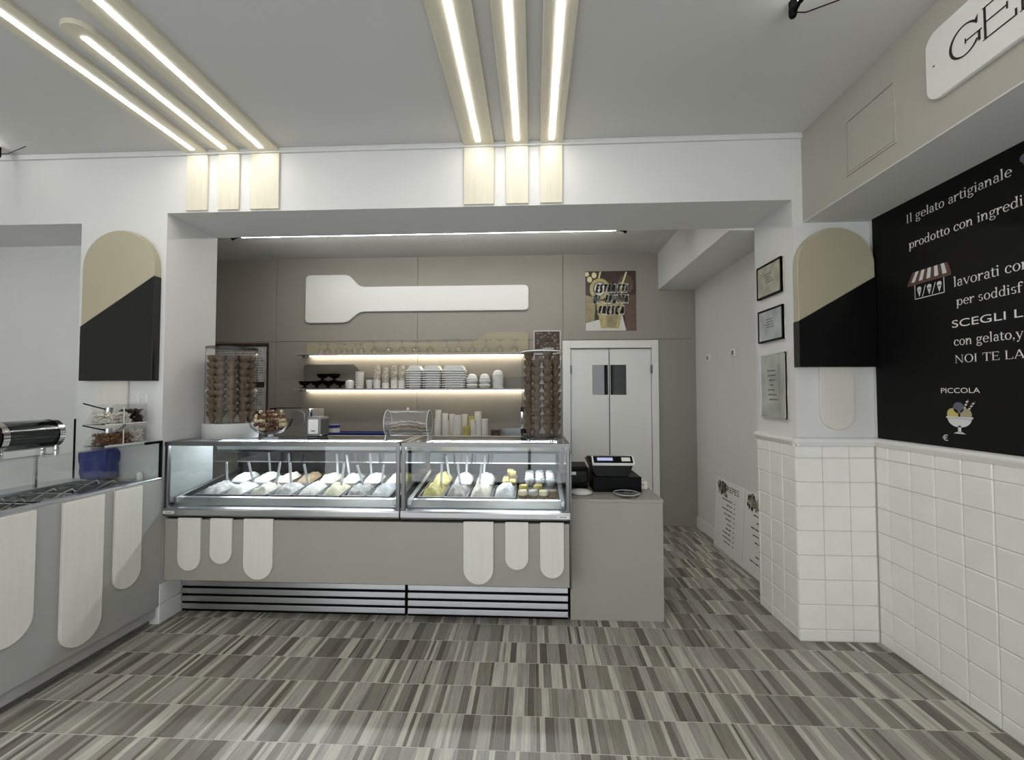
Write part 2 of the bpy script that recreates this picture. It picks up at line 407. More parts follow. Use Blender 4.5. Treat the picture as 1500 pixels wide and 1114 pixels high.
me = bpy.data.meshes.new('planks'); me.from_pydata(rest.v, [], rest.f)
for t in tones: me.materials.append(MATS[t])
me.polygons.foreach_set('material_index', rmi)
o = link('plank_rows', me, None, fl); o['kind'] = 'stuff'

# ceiling trim channel, skirtings, chair rail
o = struct('trim_1', MB().box(-4.6, 1.745, YF - .02, YF, 3.215, ZC), 'white_wall', bevel=.004)
struct('baseboard_right', MB().box(1.905, 1.92, YJ, YB, 0, .125), 'white_gloss', bevel=.004)
struct('baseboard_jamb', MB().box(XJL, XJL + .012, YF, YJ, 0, .13).box(XJL, XJL + .012, YF, YJ, .133, .265), 'white_gloss', bevel=.003)
prof = [(0, 1.222), (.012, 1.222), (.018, 1.235), (.03, 1.245), (.034, 1.258), (.028, 1.268), (.012, 1.275), (0, 1.275)]
m = MB()
m.prism([(XW - a, z) for a, z in prof], 'Y', -1.6, YF)
m.prism([(YF - a, z) for a, z in prof], 'X', XJR - .03, XW)
m.prism([(XJR - a, z) for a, z in prof], 'Y', YF - .03, YJ)
struct('trim_2', m, 'white_gloss', smooth=.9)
# wall tiles, one by one
rows = [0.002, .075] + [.075 + .153 * i for i in range(1, 8)] + [1.222]
tcache = {}
def tile(w, h, ax, p):
    key = (round(w, 4), round(h, 4), ax)
    if key not in tcache:
        mb = MB()
        if ax == 'X': mb.box(-.012, 0, 0, w, 0, h)      # faces -X
        else: mb.box(0, w, -.012, 0, 0, h)              # faces -Y
        me = mesh(mb, bevel=.005, seg=1, name='tile'); me.materials.append(MATS['tile_white']); tcache[key] = me
    return tcache[key]
tg = .003
struct('wall_right_grout', MB().box(XW - .006, XW, .0, YF, 0, 1.222), 'grout')
struct('wall_column_grout', MB().box(XJR - .006, XW, YF - .006, YF, 0, 1.222).box(XJR - .006, XJR, YF, YJ, 0, 1.222), 'grout')
for a, b in zip(rows, rows[1:]):
    y = YF - .012; w = .1
    while y > .1:
        link('tile', tile(w - tg, b - a - tg, 'X', 0), None, wall_right, (XW, y - w, a + tg / 2)); y -= w; w = .1535
    x = XJR - .012
    for w in (.165, .165, .153):
        link('tile', tile(w - tg, b - a - tg, 'Y', 0), None, wall_middle, (x, YF, a + tg / 2)); x += w
    y = YF
    for w in (.153, .153, .153, .031):
        link('tile', tile(w - tg, b - a - tg, 'X', 0), None, wall_middle, (XJR, y, a + tg / 2)); y += w

# double swing door at the back
d = sroot('door_1', (.91, YB, 0))
part('door_frame', MB().box(.348, .44, YB - .03, YB + .1, 0, 2.197).box(1.40, 1.477, YB - .03, YB + .1, 0, 2.197).box(.44, 1.40, YB - .03, YB + .1, 2.105, 2.197), 'white_gloss', d, bevel=.004)
for (xa, xb, pa, pb) in ((.447, .897, .70, .890), (.908, 1.394, .915, 1.105)):
    za, zb = 1.545, 1.905
    lf = part('door_leaf', MB().box(xa, pa, YB, YB + .04, .012, 2.095).box(pb, xb, YB, YB + .04, .012, 2.095).box(pa, pb, YB, YB + .04, .012, za).box(pa, pb, YB, YB + .04, zb, 2.095), 'white_gloss', d)
    part('door_pane', MB().box(pa, pb, YB + .012, YB + .018, za, zb), 'glass_dark', lf)
    hx = xa - .012 if xa < .6 else xb - .006
    for z in (.3, 1.80):
        part('hinge', MB().box(hx, hx + .018, YB - .036, YB + .002, z, z + .1), 'steel_dark', lf, bevel=.003)
part('door_seal', MB().box(.8975, .9075, YB + .012, YB + .03, .012, 2.06), 'black', d)

# ================================================================== CEILING AND BEAM DECORATION
specs = [('left', -2.403, -2.25, .55, 0), ('left', -2.176, -2.024, 1.84, 0), ('left', -1.946, -1.742, 1.15, 1),
         ('centre', -.466, -.262, .9, 1), ('centre', -.183, -.032, 1.3, 0), ('centre', .046, .196, 1.1, 0)]
lab = {0: 'long narrow ceiling slat lamp above the topping counter, outermost of its three',
       1: 'short ceiling slat lamp with a rounded end between two longer slats',
       2: 'wide ceiling slat lamp, the one of its three facing the room centre',
       3: 'wide ceiling slat lamp over the gap between the two display cases',
       4: 'narrow middle slat lamp of the three over the right display case',
       5: 'narrow slat lamp beside the bare ceiling, nearest the menu wall'}
plab = {0: 'narrow maple board on the beam, the one closest to the left pier',
        1: 'narrow maple board on the beam between a narrow and a wide board, above the cone jar',
        2: 'wide maple board on the beam, end of the trio above the cone jar',
        3: 'wide maple board on the beam above the white paddle sign',
        4: 'narrow maple board with a knot in the middle of its trio on the beam',
        5: 'narrow maple board on the beam, the one closest to the menu wall'}
for i, (sd, x0, x1, yn, wide) in enumerate(specs):
    t = thing('ceiling_slat_lamp', lab[i], 'ceiling lamp', ((x0 + x1) / 2, 2.0, ZC), 'wooden slat lamps on the ceiling')
    r = (x1 - x0) / 2; cx = (x0 + x1) / 2
    pts = [(x1, 2.91), (x0, 2.91)] + [(cx + r * math.cos(math.radians(180 + 15 * k)), yn + r + r * math.sin(math.radians(180 + 15 * k))) for k in range(13)]
    part('slat_board', MB().prism(pts, 'Z', 3.226, ZC), 'maple_ceiling', t, bevel=.002, seg=1)
    part('led_strip', MB().box(cx - .014, cx + .014, yn + .085, 2.868, 3.2225, 3.227), 'led_ceiling', t)
    mb = MB().box(x0, x1, YF - .016, YF, 2.825, 3.213)
    single('beam_board', mb, 'maple', plab[i], 'board', 'maple boards on the white beam', bevel=.002, seg=1)
# linear lamps held under the ceiling by black brackets
def line_lamp(p, q, z, label, black):
    p, q = Vector((p[0], p[1], 0)), Vector((q[0], q[1], 0)); d = (q - p).normalized(); n = Vector((-d.y, d.x, 0)); L = (q - p).length
    t = thing('linear_lamp', label, 'ceiling lamp', ((p.x + q.x) / 2, (p.y + q.y) / 2, ZC))
    def bar(a, b, w, z0, z1):
        c = [p + d * a - n * w, p + d * b - n * w, p + d * b + n * w, p + d * a + n * w]
        return MB().prism([(v.x, v.y) for v in c], 'Z', z0, z1)
    part('light_tube_offscreen' if p.x < -3.5 else 'light_tube', bar(.06, L - .06, .008, z + .003, z + .015), 'led_line' if black else 'led_rear', t)
    for a, b in ((0, .02), (L - .02, L)):
        m2 = bar(a, b, .012, z - .012, ZC)
        c = p + d * (a + b) / 2
        m2.lathe([(.002, -.026), (.012, -.022), (.017, -.01), (.017, .012), (.010, .02)], 10, (c.x, c.y, z))
        e = 1 if a == 0 else -1
        m2.tube([tuple(c + Vector((0, 0, z - .008))), tuple(c + d * .06 * e + Vector((0, 0, z + .006))), tuple(c + d * .09 * e + Vector((0, 0, z + .008)))], .009, 8)
        part('bracket', m2, 'black', t)
        if black: part('wire', MB().tube([tuple(c + Vector((0, 0, z))), tuple(c + Vector((.06, .01, z + .006))), tuple(c + Vector((.2, .0, ZC - .002)))], .0025, 6), 'black', t)
    if black: part('rail', bar(.06, L - .06, .009, z - .004, z + .003), 'black', t)
    return t
line_lamp((1.122, 1.93), (1.122, .9), 3.20, 'black linear lamp on ceiling near the lettered beige bulkhead', True)
line_lamp((-3.66, 2.82), (-3.66, 1.2), 3.20, 'black linear lamp on ceiling above the wall niche', True)
line_lamp((-3.05, 4.30), (.90, 4.30), 3.138, 'long thin glowing linear lamp on ceiling of the serving area', False)

# ================================================================== RIGHT SIDE: sign, menu, lolly panels, frames
t = thing('lettered_sign', 'white rounded sign with thin black serif letters on beige bulkhead', 'sign', (1.745, 1.5, 2.81))
sp = [(-y, z) for y, z in rrect(1.02, 1.99, 2.812, 3.112, .06)]
part('board', MB().prism([(y, z) for y, z in rrect(1.02, 1.99, 2.812, 3.112, .06)], 'X', 1.722, 1.745), 'white_gloss', t, bevel=.003, seg=1)
for ch, ya, w in (('G', 1.878, .135), ('E', 1.742, .122), ('L', 1.612, .115)):
    p, a = glyph(ch, S=.05 if ch == 'G' else .038, T=.034, e=.02, h=.02)
    part('letter', on_right(fit(p, w, .128), 1.7208, ya, 2.90), 'print_black', t)
part('screw', MB().lathe([(.004, 0), (.004, .003)], 8, (1.7195, 1.949, 2.96), 'X'), 'steel_dark', t)

t = thing('menu_wall_panel', 'large black wall menu panel with white lettering above tiled dado', 'menu board', (XW, 1.7, 1.276))
part('board', MB().box(XW - .012, XW, .45, 2.893, 1.276, 2.666), 'menu_black', t)
xp = XW - .0135
for txt, ya, yb, z, kind, hg in (('Il gelato artigianale', 2.631, 2.067, 2.517, 's', None), ('prodotto con ingredi', 2.621, 2.029, 2.365, 's', None),
        ('lavorati con', 2.360, 2.01, 2.097, 's', None), ('per soddisf', 2.349, 2.04, 1.985, 's', None),
        ('SCEGLI L', 2.376, 2.045, 1.890, 'c', .038), ('con gelato,y', 2.369, 2.045, 1.782, 's', None), ('NOI TE LA', 2.366, 2.040, 1.708, 's', .041),
        ('PICCOLA', 2.450, 2.245, 1.556, 'c', .026), ('\u20ac', 2.449, 2.418, 1.308, 'c', .032)):
    p = serif(txt)[0] if kind == 's' else sans(txt)
    q = fit(p, ya - yb, hg)
    part('lettering', on_right(q, xp, ya, z), 'print_white', t)
# market-stall icon
pmat('print_brown', '#5a4034', .6, var=.05); pmat('print_cream', '#d9cfa0', .6, var=.03); pmat('print_tan', '#a3977a', .6, var=.1, scale=200); pmat('print_slate', '#5b5f6b', .6, var=.05); pmat('print_pale', '#d4d4d2', .6, var=.03); pmat('print_yellow', '#c2b56c', .6, var=.03)
def R(polys, mname, nm='print'): return part(nm, on_right(polys, xp, 0, 0), mname, t)
aw = []; aw2 = []
for k in range(11):
    u0, u1 = k / 11, (k + 1) / 11
    q = [(-(2.637 - .266 * u0), 2.182), (-(2.637 - .266 * u1), 2.182), (-(2.601 - .211 * u1), 2.238), (-(2.601 - .211 * u0), 2.238)]
    (aw if k % 2 else aw2).append(q)
R(aw, 'print_pale', 'awning_stripe'); R(aw2, 'print_brown', 'awning_stripe')
R([[(-2.637, 2.165), (-2.371, 2.165), (-2.371, 2.180), (-2.637, 2.180)]], 'print_brown', 'awning_edge')
fr = []
for a, b, c, d2 in ((-2.592, 2.082, -2.588, 2.165), (-2.415, 2.082, -2.411, 2.165), (-2.592, 2.082, -2.411, 2.086)): fr += rc(a, b, c, d2)
fr += [[(-2.545, 2.09), (-2.541, 2.09), (-2.521, 2.15), (-2.525, 2.15)], [(-2.485, 2.09), (-2.481, 2.09), (-2.461, 2.15), (-2.465, 2.15)]]
R(fr, 'print_white', 'booth_outline')
cn = []
for y in (-2.562, -2.50, -2.44): cn += [[(y - .013, 2.13), (y + .013, 2.13), (y, 2.092)]] + disc(y, 2.136, .014)
R(cn, 'print_pale', 'cone_icon')
# sundae icon
R(disc(-2.357, 1.482, .029), 'print_slate', 'scoop_icon')
R(disc(-2.389, 1.448, .031), 'print_yellow', 'scoop_icon'); R(disc(-2.319, 1.448, .031), 'print_tan', 'scoop_icon')
bw = [[(-2.425, 1.436), (-2.281, 1.436), (-2.283, 1.426), (-2.423, 1.426)]]
bw.append([(-2.353 + .064 * math.cos(a), 1.428 + .046 * math.sin(a)) for a in [math.radians(180 + 15 * k) for k in range(13)]])
bw += rc(-2.362, 1.356, -2.345, 1.39) + [[(-2.386, 1.350), (-2.321, 1.350), (-2.34, 1.360), (-2.366, 1.360)]]
mb = on_right(bw, xp - .0006, 0, 0); part('bowl_icon', mb, 'print_pale', t)
for (a, b, c, e2) in ((-2.327, 1.478, -2.305, 1.524), (-2.303, 1.474, -2.273, 1.513)):
    for k in range(6):
        u0, u1 = k / 6, (k + 1) / 6
        pa = (a + (c - a) * u0, b + (e2 - b) * u0); pb = (a + (c - a) * u1, b + (e2 - b) * u1)
        R([[(pa[0] - .006, pa[1]), (pa[0] + .006, pa[1]), (pb[0] + .006, pb[1]), (pb[0] - .006, pb[1])]], 'print_pale' if k % 2 == 0 else 'print_brown', 'straw_icon')
R(disc(-2.015, 2.585, .02) + disc(-2.005, 2.565, .018), 'print_slate', 'scoop_icon')

def lolly(name, label, x0, x1, z0, z1, zl, zr, sx0, sx1, sz0, yf):
    t = thing(name, label, 'wall decoration', ((x0 + x1) / 2, YF, sz0))
    full = stick(x0, x1, z0, z1, 24, down=False)
    r = (x1 - x0) / 2
    up = [(x0, zl), (x1, zr)] + [p for p in full[2:]]
    part('ice_body', MB().prism(up, 'Y', yf, YF - .0005), 'lolly_beige', t, bevel=.004, seg=2)
    part('coating', MB().prism([(x0 - .003, z0), (x1 + .003, z0), (x1 + .003, zr), (x0 - .003, zl)], 'Y', yf - .004, YF - .0005), 'lolly_choc', t, bevel=.003, seg=1)
    part('lolly_stick', MB().prism(stick(sx0, sx1, sz0, z0 + .02), 'Y', YF - .02, YF - .0005), 'plank_cream', t, bevel=.003, seg=1)
lolly('lolly_panel', 'large ice-lolly wall panel above the topping bins on the left pier', -3.092, -2.578, 1.646, 2.678, 2.018, 2.362, -3.005, -2.785, 1.30, 2.872)
lolly('lolly_panel', 'large ice-lolly wall panel with full stick beside the black menu', 1.672, 2.142, 1.722, 2.605, 2.012, 2.288, 1.818, 2.028, 1.324, 2.872)

# framed notices on the pier's reveal
def marks(w, h, rowsn, rnd, x0=.15, x1=.85, dens=.8):
    out = []
    for k in range(rowsn):
        y = h * (1 - (k + 1) / (rowsn + 1)); a = rnd.uniform(x0, x0 + .12) * w; e2 = rnd.uniform(x1 - .2, x1) * w; th = h / (rowsn + 1) * .32
        while a < e2:
            l = rnd.uniform(.03, .1) * w; out += rc(a, y, min(a + l, e2), y + th); a += l + .02 * w
    return out
def reveal_frame(label, ya, yb, z0, z1, frm, paper, big):
    t = thing('framed_notice', label, 'picture frame', (XJR, (ya + yb) / 2, z0), 'framed notices on the pier reveal')
    x = XJR - .018
    part('backing', MB().box(x, XJR, yb, ya, z0, z1), paper, t)
    f = .012 if frm == 'black' else .006
    for nm, b in (('frame_bar', (yb, ya, z1 - f, z1)), ('frame_bar', (yb, ya, z0, z0 + f)), ('frame_bar', (yb, yb + f * .6, z0, z1)), ('frame_bar', (ya - f * .6, ya, z0, z1))):
        part(nm, MB().box(x - .006, x + .01, *b), frm, t)
    part('glazing', MB().box(x - .003, x - .001, yb + .004, ya - .004, z0 + .004, z1 - .004), 'glass', t)
    w, h = ya - yb, z1 - z0
    rnd = random.Random(int(z0 * 100))
    part('print', on_right([[(u, v + (h * .35 if not big else h * .2)) for u, v in q] for q in marks(w, h * (.4 if not big else .6), 4 if not big else 7, rnd, .28, .75)], x - .0008, ya, z0), 'print_black', t)
    return t
pmat('paper_sepia', '#b9b19c', .5, var=.3, scale=9); pmat('paper_grey', '#bdbcb8', .5, var=.25, scale=11); pmat('paper_cream', '#b5b0a6', .5, var=.3, scale=7)
reveal_frame('top framed notice, sepia paper in a black frame', 3.352, 3.034, 2.241, 2.479, 'black', 'paper_sepia', False)
reveal_frame('middle framed notice, grey paper in a black frame', 3.345, 3.026, 1.922, 2.154, 'black', 'paper_grey', False)
reveal_frame('tall frameless clip notice with cream swirls below two framed ones', 3.328, 3.01, 1.386, 1.833, 'chrome', 'paper_cream', True)

# switches on the far side wall
for y, lb in ((4.964, 'small square wall switch nearer the beige back wall'), (4.348, 'small square wall switch nearer the framed notices')):
    t = thing('wall_switch', lb, 'switch', (1.92, y, 1.92))
    part('plate', MB().box(1.908, 1.92, y - .045, y + .045, 1.91, 1.99), 'white_plastic', t, bevel=.003)
    part('key', MB().box(1.904, 1.909, y - .016, y + .016, 1.93, 1.972), 'kick_grey', t)

# crepe price boards leaning on the side wall
def price_board(label, ya, yb, z1, seed, two):
    t = thing('price_board', label, 'menu board', (1.88, (ya + yb) / 2, 0), None)
    xb, xt = 1.862, 1.905
    def P(u, v, off=0):      # u from ya to yb, v height
        k = v / z1; return (xb + (xt - xb) * k - off, ya - u, v)
    w = ya - yb
    mb = MB(); th = .008
    a = [P(0, 0), P(w, 0), P(w, z1), P(0, z1)]; mb.v = a + [(x + th, y, z) for x, y, z in a]
    mb.f = [(0, 1, 2, 3), (4, 7, 6, 5), (0, 4, 5, 1), (1, 5, 6, 2), (2, 6, 7, 3), (3, 7, 4, 0)]
    part('board', mb, 'white_plastic', t)
    rnd = random.Random(seed)
    def put(nm, polys, mt, off=.0008):
        m2 = MB()
        for q in polys: m2.face([P(u, v, off) for u, v in q])
        part(nm, m2, mt, t)
    # picture blot
    ph = []
    for k in range(26): ph += disc(w * rnd.uniform(.1, .42), z1 * rnd.uniform(.8, .93), rnd.uniform(.02, .04))
    put('picture', ph, 'paper_sepia', .0006)
    ph = []
    for k in range(16): ph += disc(w * rnd.uniform(.08, .42), z1 * rnd.uniform(.78, .95), rnd.uniform(.008, .02))
    put('picture', ph, 'dark_wood', .0009)
    if not two: put('title', [[(u + w * .3, v + z1 * .85) for u, v in q] for q in fit(sans('CREPES'), w * .52, .055)], 'print_black', .0012)
    ln = []
    n = 10 if not two else 16
    for k in range(n):
        v = z1 * (.72 - .64 * k / n); l = rnd.uniform(.15, .42) if not two else (rnd.uniform(.35, .5) if k % 2 else rnd.uniform(.5, .75))
        c0 = .62 if not two else .95
        a = c0 - l
        while a < c0 - .02:
            s2 = rnd.uniform(.04, .1); ln += rc(w * a, v, w * min(a + s2, c0), v + .011); a += s2 + .015
        if not two: ln += rc(w * .68, v, w * .71, v + .012)
    put('price_rows', ln, 'print_black')
price_board('white crepe price board leaning by the skirting, its title fully visible', 4.76, 4.135, .70, 1, False)
price_board('white price board leaning on the wall, partly behind tiled pier', 4.125, 3.50, .70, 2, True)

# ================================================================== GELATO DISPLAY CASES
def display_case(x0, x1, label, badge_left):
    t = thing('gelato_display_case', label, 'display case', ((x0 + x1) / 2, 3.4, 0), None)
    part('plinth', MB().box(x0 + .02, x1 - .01, 3.14, 3.85, 0, .28), 'black', t)
    # body hollowed for the tubs
    b = MB().box(x0, x1, 2.985, 3.05, .28, .70).box(x0, x1, 3.05, 3.85, .28, .70)
    b.box(x0, x0 + .03, 3.0, 3.85, .70, .80).box(x1 - .03, x1, 3.0, 3.85, .70, .80).box(x0, x1, 3.70, 3.85, .70, .90)
    part('body', b, 'steel_dark', t)
    part('bumper_rail', MB().prism([(2.945, .722), (2.935, .735), (2.935, .765), (2.945, .775), (3.0, .785), (3.02, .785), (3.02, .70), (2.99, .70)], 'X', x0, x1), 'steel', t, smooth=.6)
    part('sill', MB().prism([(3.0, .785), (3.03, .83), (3.05, .835), (3.05, .70), (3.0, .70)], 'X', x0 + .03, x1 - .03), 'steel', t)
    part('liner', MB().box(x0 + .03, x1 - .03, 3.05, 3.70, .70, .712), 'steel_dark', t)
    part('black_strip', MB().box(x0 + .03, x1 - .03, 3.665, 3.70, .712, .985), 'black', t)
    part('mirror', MB().box(x0 + .03, x1 - .03, 3.662, 3.69, .99, 1.065), 'mirror_dim', t)
    part('service_door', MB().prism([(3.675, 1.066), (3.685, 1.066), (3.455, 1.16), (3.445, 1.16)], 'X', x0 + .03, x1 - .03), 'glass_dark', t)
    part('door_rail', MB().box(x0 + .03, x1 - .03, 3.655, 3.69, .982, .992), 'chrome', t)
    part('lamp_housing', MB().prism([(3.40, 1.20), (3.46, 1.20), (3.46, 1.115), (3.43, 1.115)], 'X', x0 + .02, x1 - .02), 'steel', t)
    part('lamp_tube', MB().lathe([(.011, 0), (.011, x1 - x0 - .12)], 10, (x0 + .06, 3.39, 1.175), 'X'), 'led_case', t, smooth=1)
    for x in (x0, x1 - .026): part('corner_post', MB().box(x, x + .026, 2.946, 2.972, .775, 1.205), 'steel_dark', t, bevel=.004)
    part('front_pane', MB().box(x0 + .026, x1 - .026, 2.954, 2.960, .782, 1.205), 'glass', t)
    for x in (x0 + .004, x1 - .010): part('side_pane', MB().prism([(2.972, .80), (3.66, .90), (3.66, 1.065), (3.46, 1.15), (3.46, 1.205), (2.972, 1.205)], 'X', x, x + .006), 'glass', t)
    for x in (x0 + .03, x1 - .06): part('side_rail', MB().prism([(2.99, .80), (3.66, .90), (3.66, .935), (2.99, .84)], 'X', x, x + .03), 'steel', t, bevel=.004)
    tf = MB().box(x0, x1, 2.944, 3.0, 1.200, 1.226).box(x0, x1, 3.46, 3.49, 1.200, 1.226).box(x0, x0 + .03, 2.974, 3.46, 1.200, 1.226).box(x1 - .03, x1, 2.974, 3.46, 1.200, 1.226)
    part('top_frame', tf, 'steel_dark', t)
    part('top_glass', MB().box(x0 + .03, x1 - .03, 3.0, 3.46, 1.210, 1.2245), 'glass_dark', t)
    for k in range(4):
        z = .022 + k * .054
        part('grille_bar', MB().prism([(3.105, z), (3.120, z), (3.120, z + .036), (3.109, z + .036)], 'X', x0 + .004, x1 - .004), 'steel', t, bevel=.003)
    part('grille_back', MB().box(x0 + .004, x1 - .004, 3.125, 3.145, 0, .28), 'black', t)
    bx = x0 + .01 if badge_left else x1 - .085
    bd = part('badge', MB().box(bx, bx + .075, 2.931, 2.937, .742, .757), 'white_plastic', t)
    part('badge_print', MB().box(bx + .012, bx + .062, 2.9302, 2.932, .747, .752), 'kick_grey', bd)
    return t
display_case(-2.535, -.897, 'wide glass gelato display case beside the left pier', True)
display_case(-.887, .236, 'narrower glass gelato display case next to the cash desk', False)
single('end_panel', MB().box(.2365, .247, 2.95, 3.85, .28, 1.16), 'steel_dark', 'thin dark steel end panel between display case and cash desk', 'panel', bevel=.002)
single('counter_front', MB().box(-2.53, .232, 2.955, 2.984, .285, .699), 'panel_grey', 'long plain grey-beige front panel below both gelato display cases', 'panel', bevel=.003)
fb = [(-2.425, -2.265, .356, 'narrow cream stick board on counter front, mid-length, closest to the left pier'), (-2.198, -2.044, .405, 'shortest cream stick board of the trio under the wide display case'),
      (-1.963, -1.758, .305, 'wide long cream stick board under the wide display case'), (-.466, -.267, .303, 'wide long cream stick board under the narrower display case'),
      (-.19, -.037, .401, 'shortest cream stick board of the trio under the narrower display case'), (.039, .195, .352, 'narrow mid-length cream stick board on counter front closest to cash desk')]
for x0, x1, z0, lb in fb:
    single('stick_board', MB().prism(stick(x0, x1, z0, .711, 20), 'Y', 2.939, 2.956), 'plank_cream', lb, 'board', 'cream stick boards on the counter front', bevel=.002, seg=1)

# gelato tubs
cols = {'white': '#f0eee6', 'cream': '#efe9d8', 'vanilla': '#f0e7c6', 'hazelnut': '#a08a6c', 'mango': '#d6c876', 'stracciatella': '#e6e3da', 'pistachio': '#dcd8c2', 'cocoa': '#6d5540', 'cookies': '#b5b2ac', 'coconut': '#eef1f5'}
for k, c in cols.items(): pmat('gelato_' + k, c, .5, var=.5 if k in ('cookies', 'stracciatella') else .2, scale=26, bump=.25, bscale=70)
TW, TL, TH = .158, .275, .10
def tub_mesh():
    m = MB(); a, b = TW / 2, TL / 2; w = .003
    m.box(-a, a, -b, b, -TH, -TH + w).box(-a, -a + w, -b, b, -TH, 0).box(a - w, a, -b, b, -TH, 0).box(-a, a, -b, -b + w, -TH, 0).box(-a, a, b - w, b, -TH, 0)
    m.box(-a - .005, a + .005, -b - .006, -b + w, -.003, .001).box(-a - .005, a + .005, b - w, b + .006, -.003, .001).box(-a - .005, -a + w, -b, b, -.003, .001).box(a - w, a + .005, -b, b, -.003, .001)
    return m
def mound(seed, h):
    m = MB(); nx, ny = 12, 18; a, b = TW / 2 - .006, TL / 2 - .006
    for j in range(ny + 1):
        for i in range(nx + 1):
            u, v = i / nx * 2 - 1, j / ny * 2 - 1
            e = (1 - abs(u) ** 3.5) * (1 - abs(v) ** 4)
            n = noise.noise(Vector((u * 1.6 + seed * 7.1, v * 2.6, seed))) * .8 + noise.noise(Vector((u * 4 + seed, v * 6, seed * 2))) * .5 + .25 * abs(noise.noise(Vector((u * 8 + seed, v * 10, seed * 3))))
            m.v.append((u * a, v * b, -.03 + e * (h * (1 + .55 * n) + .012)))
    for j in range(ny):
        for i in range(nx):
            q = j * (nx + 1) + i; m.f.append((q, q + 1, q + nx + 2, q + nx + 1))
    return m
tubm = mesh(tub_mesh(), name='tub'); tubm.materials.append(MATS['steel'])
SL = .088
def rimz(y): return .842 + (y - 3.04) * math.tan(SL)
def gelato(x, y, kind, seed, h, label, group):
    t = thing('gelato_tub', label, 'gelato tub', (x, y, rimz(y)), group); t.rotation_euler = (SL, 0, 0)
    link('tub', tubm, None, t)
    me = mesh(mound(seed, h), smooth=2.0, name='gelato'); link('gelato', me, 'gelato_' + kind, t)
    return t
# serving paddle: clear handle and blade
pad = thing('spatula', 'clear plastic spatula', 'spatula')
hm = MB().prism(rrect(-.0085, .0085, 0, .155, .008), 'Y', -.0035, .0035)
part('handle', hm, 'acrylic_clear', pad, bevel=.0015, seg=1)
part('blade', MB().prism([(-.009, .0), (.009, .0), (.018, -.05), (.016, -.085), (-.016, -.085), (-.018, -.05)], 'Y', -.002, .002), 'acrylic_clear', pad)
padfirst = [True]
def spatula(x, y, lean, tilt, label, group):
    z = rimz(y) + .035
    if padfirst[0]:
        pad.location = (x, y, z); pad.rotation_euler = (tilt, lean, 0); pad['label'] = label; pad['group'] = group; padfirst[0] = False
    else: dup(pad, (x, y, z), label, group, (tilt, lean, 0))
kl = {'white': 'smooth white', 'cream': 'pale cream', 'vanilla': 'yellowish vanilla', 'hazelnut': 'brown hazelnut', 'mango': 'bright yellow', 'stracciatella': 'dark-flecked white', 'pistachio': 'greenish cream', 'cocoa': 'dark brown', 'cookies': 'black-and-white speckled', 'coconut': 'snow-white'}
back = ['coconut', 'white', 'cream', 'hazelnut', 'vanilla', 'white', 'cream', 'pistachio']
front = ['stracciatella', 'white', 'cream', 'stracciatella', 'white', 'vanilla', 'cookies', 'coconut']
rnd = random.Random(5)
for rowname, y, ks in (('front row', 3.207, front), ('back row', 3.497, back)):
    for i, k in enumerate(ks):
        x = -2.325 + i * .177
        gelato(x, y, k, i + (0 if rowname[0] == 'f' else 20), .05 if rowname[0] == 'f' else .046, 'steel tub of %s gelato in the %s of the wide display case' % (kl[k], rowname), 'gelato tubs in the wide display case')
        if (rowname, i) not in (('back row', 0), ('back row', 3)):
            spatula(x + rnd.uniform(-.05, .05), y + rnd.uniform(.0, .08), rnd.uniform(-.22, .18), rnd.uniform(-.1, .25), 'clear spatula stuck in gelato, %s of the wide display case' % rowname, 'spatulas in the wide display case')
for rowname, y, ks in (('front row', 3.207, ['mango', 'cookies', 'cream', 'coconut']), ('back row', 3.497, ['mango', 'white', 'cream'])):
    for i, k in enumerate(ks):
        x = -.72 + i * .170
        if i == 3 and rowname == 'back row': continue
        gelato(x, y, k, i + 40 + (9 if rowname[0] == 'b' else 0), .056, 'steel tub of %s gelato in the %s of the narrower display case' % (kl[k], rowname), 'gelato tubs in the narrower display case')
        if i < 3: spatula(x + .045 - .03 * i, y + .02, rnd.uniform(-.12, .12), .1, 'clear spatula stuck in gelato, %s of the narrower display case' % rowname, 'spatulas in the narrower display case')
# glass shelf tray with single portions
pmat('tart_yellow', '#d8c978', .5, var=.25, scale=45); pmat('tart_cream', '#e8ddb8', .5, var=.1, scale=30); pmat('biscuit', '#8a6a44', .6, var=.2, scale=40)
t = thing('portion_tray', 'flat steel tray carrying the single portions in narrower display case', 'tray', (.03, 3.34, .80))
mb = MB(); mb.v = [(-.115, 3.055, .812), (.170, 3.055, .812), (.170, 3.64, .864), (-.115, 3.64, .864)]; mb.v += [(x, y, z + .012) for x, y, z in mb.v]
mb.f = [(3, 2, 1, 0), (4, 5, 6, 7), (0, 1, 5, 4), (1, 2, 6, 5), (2, 3, 7, 6), (3, 0, 4, 7)]
part('plate', mb, 'steel', t)
part('lip', MB().box(-.115, .170, 3.052, 3.055, .805, .838), 'steel', t)
TS = math.atan(.0889)      # slope of the trays
def traz(y): return .8243 + (y - 3.055) * .0889
t = thing('portion_tray', 'narrow steel tray carrying yellow tarts in narrower display case', 'tray', (-.19, 3.49, .80))
mb = MB(); mb.v = [(-.245, 3.345, .838), (-.135, 3.345, .838), (-.135, 3.64, .864), (-.245, 3.64, .864)]; mb.v += [(x, y, z + .012) for x, y, z in mb.v]
mb.f = [(3, 2, 1, 0), (4, 5, 6, 7), (0, 1, 5, 4), (1, 2, 6, 5), (2, 3, 7, 6), (3, 0, 4, 7)]
part('plate', mb, 'steel', t); part('rim', MB().box(-.245, -.135, 3.64, 3.644, .86, .89), 'steel', t)
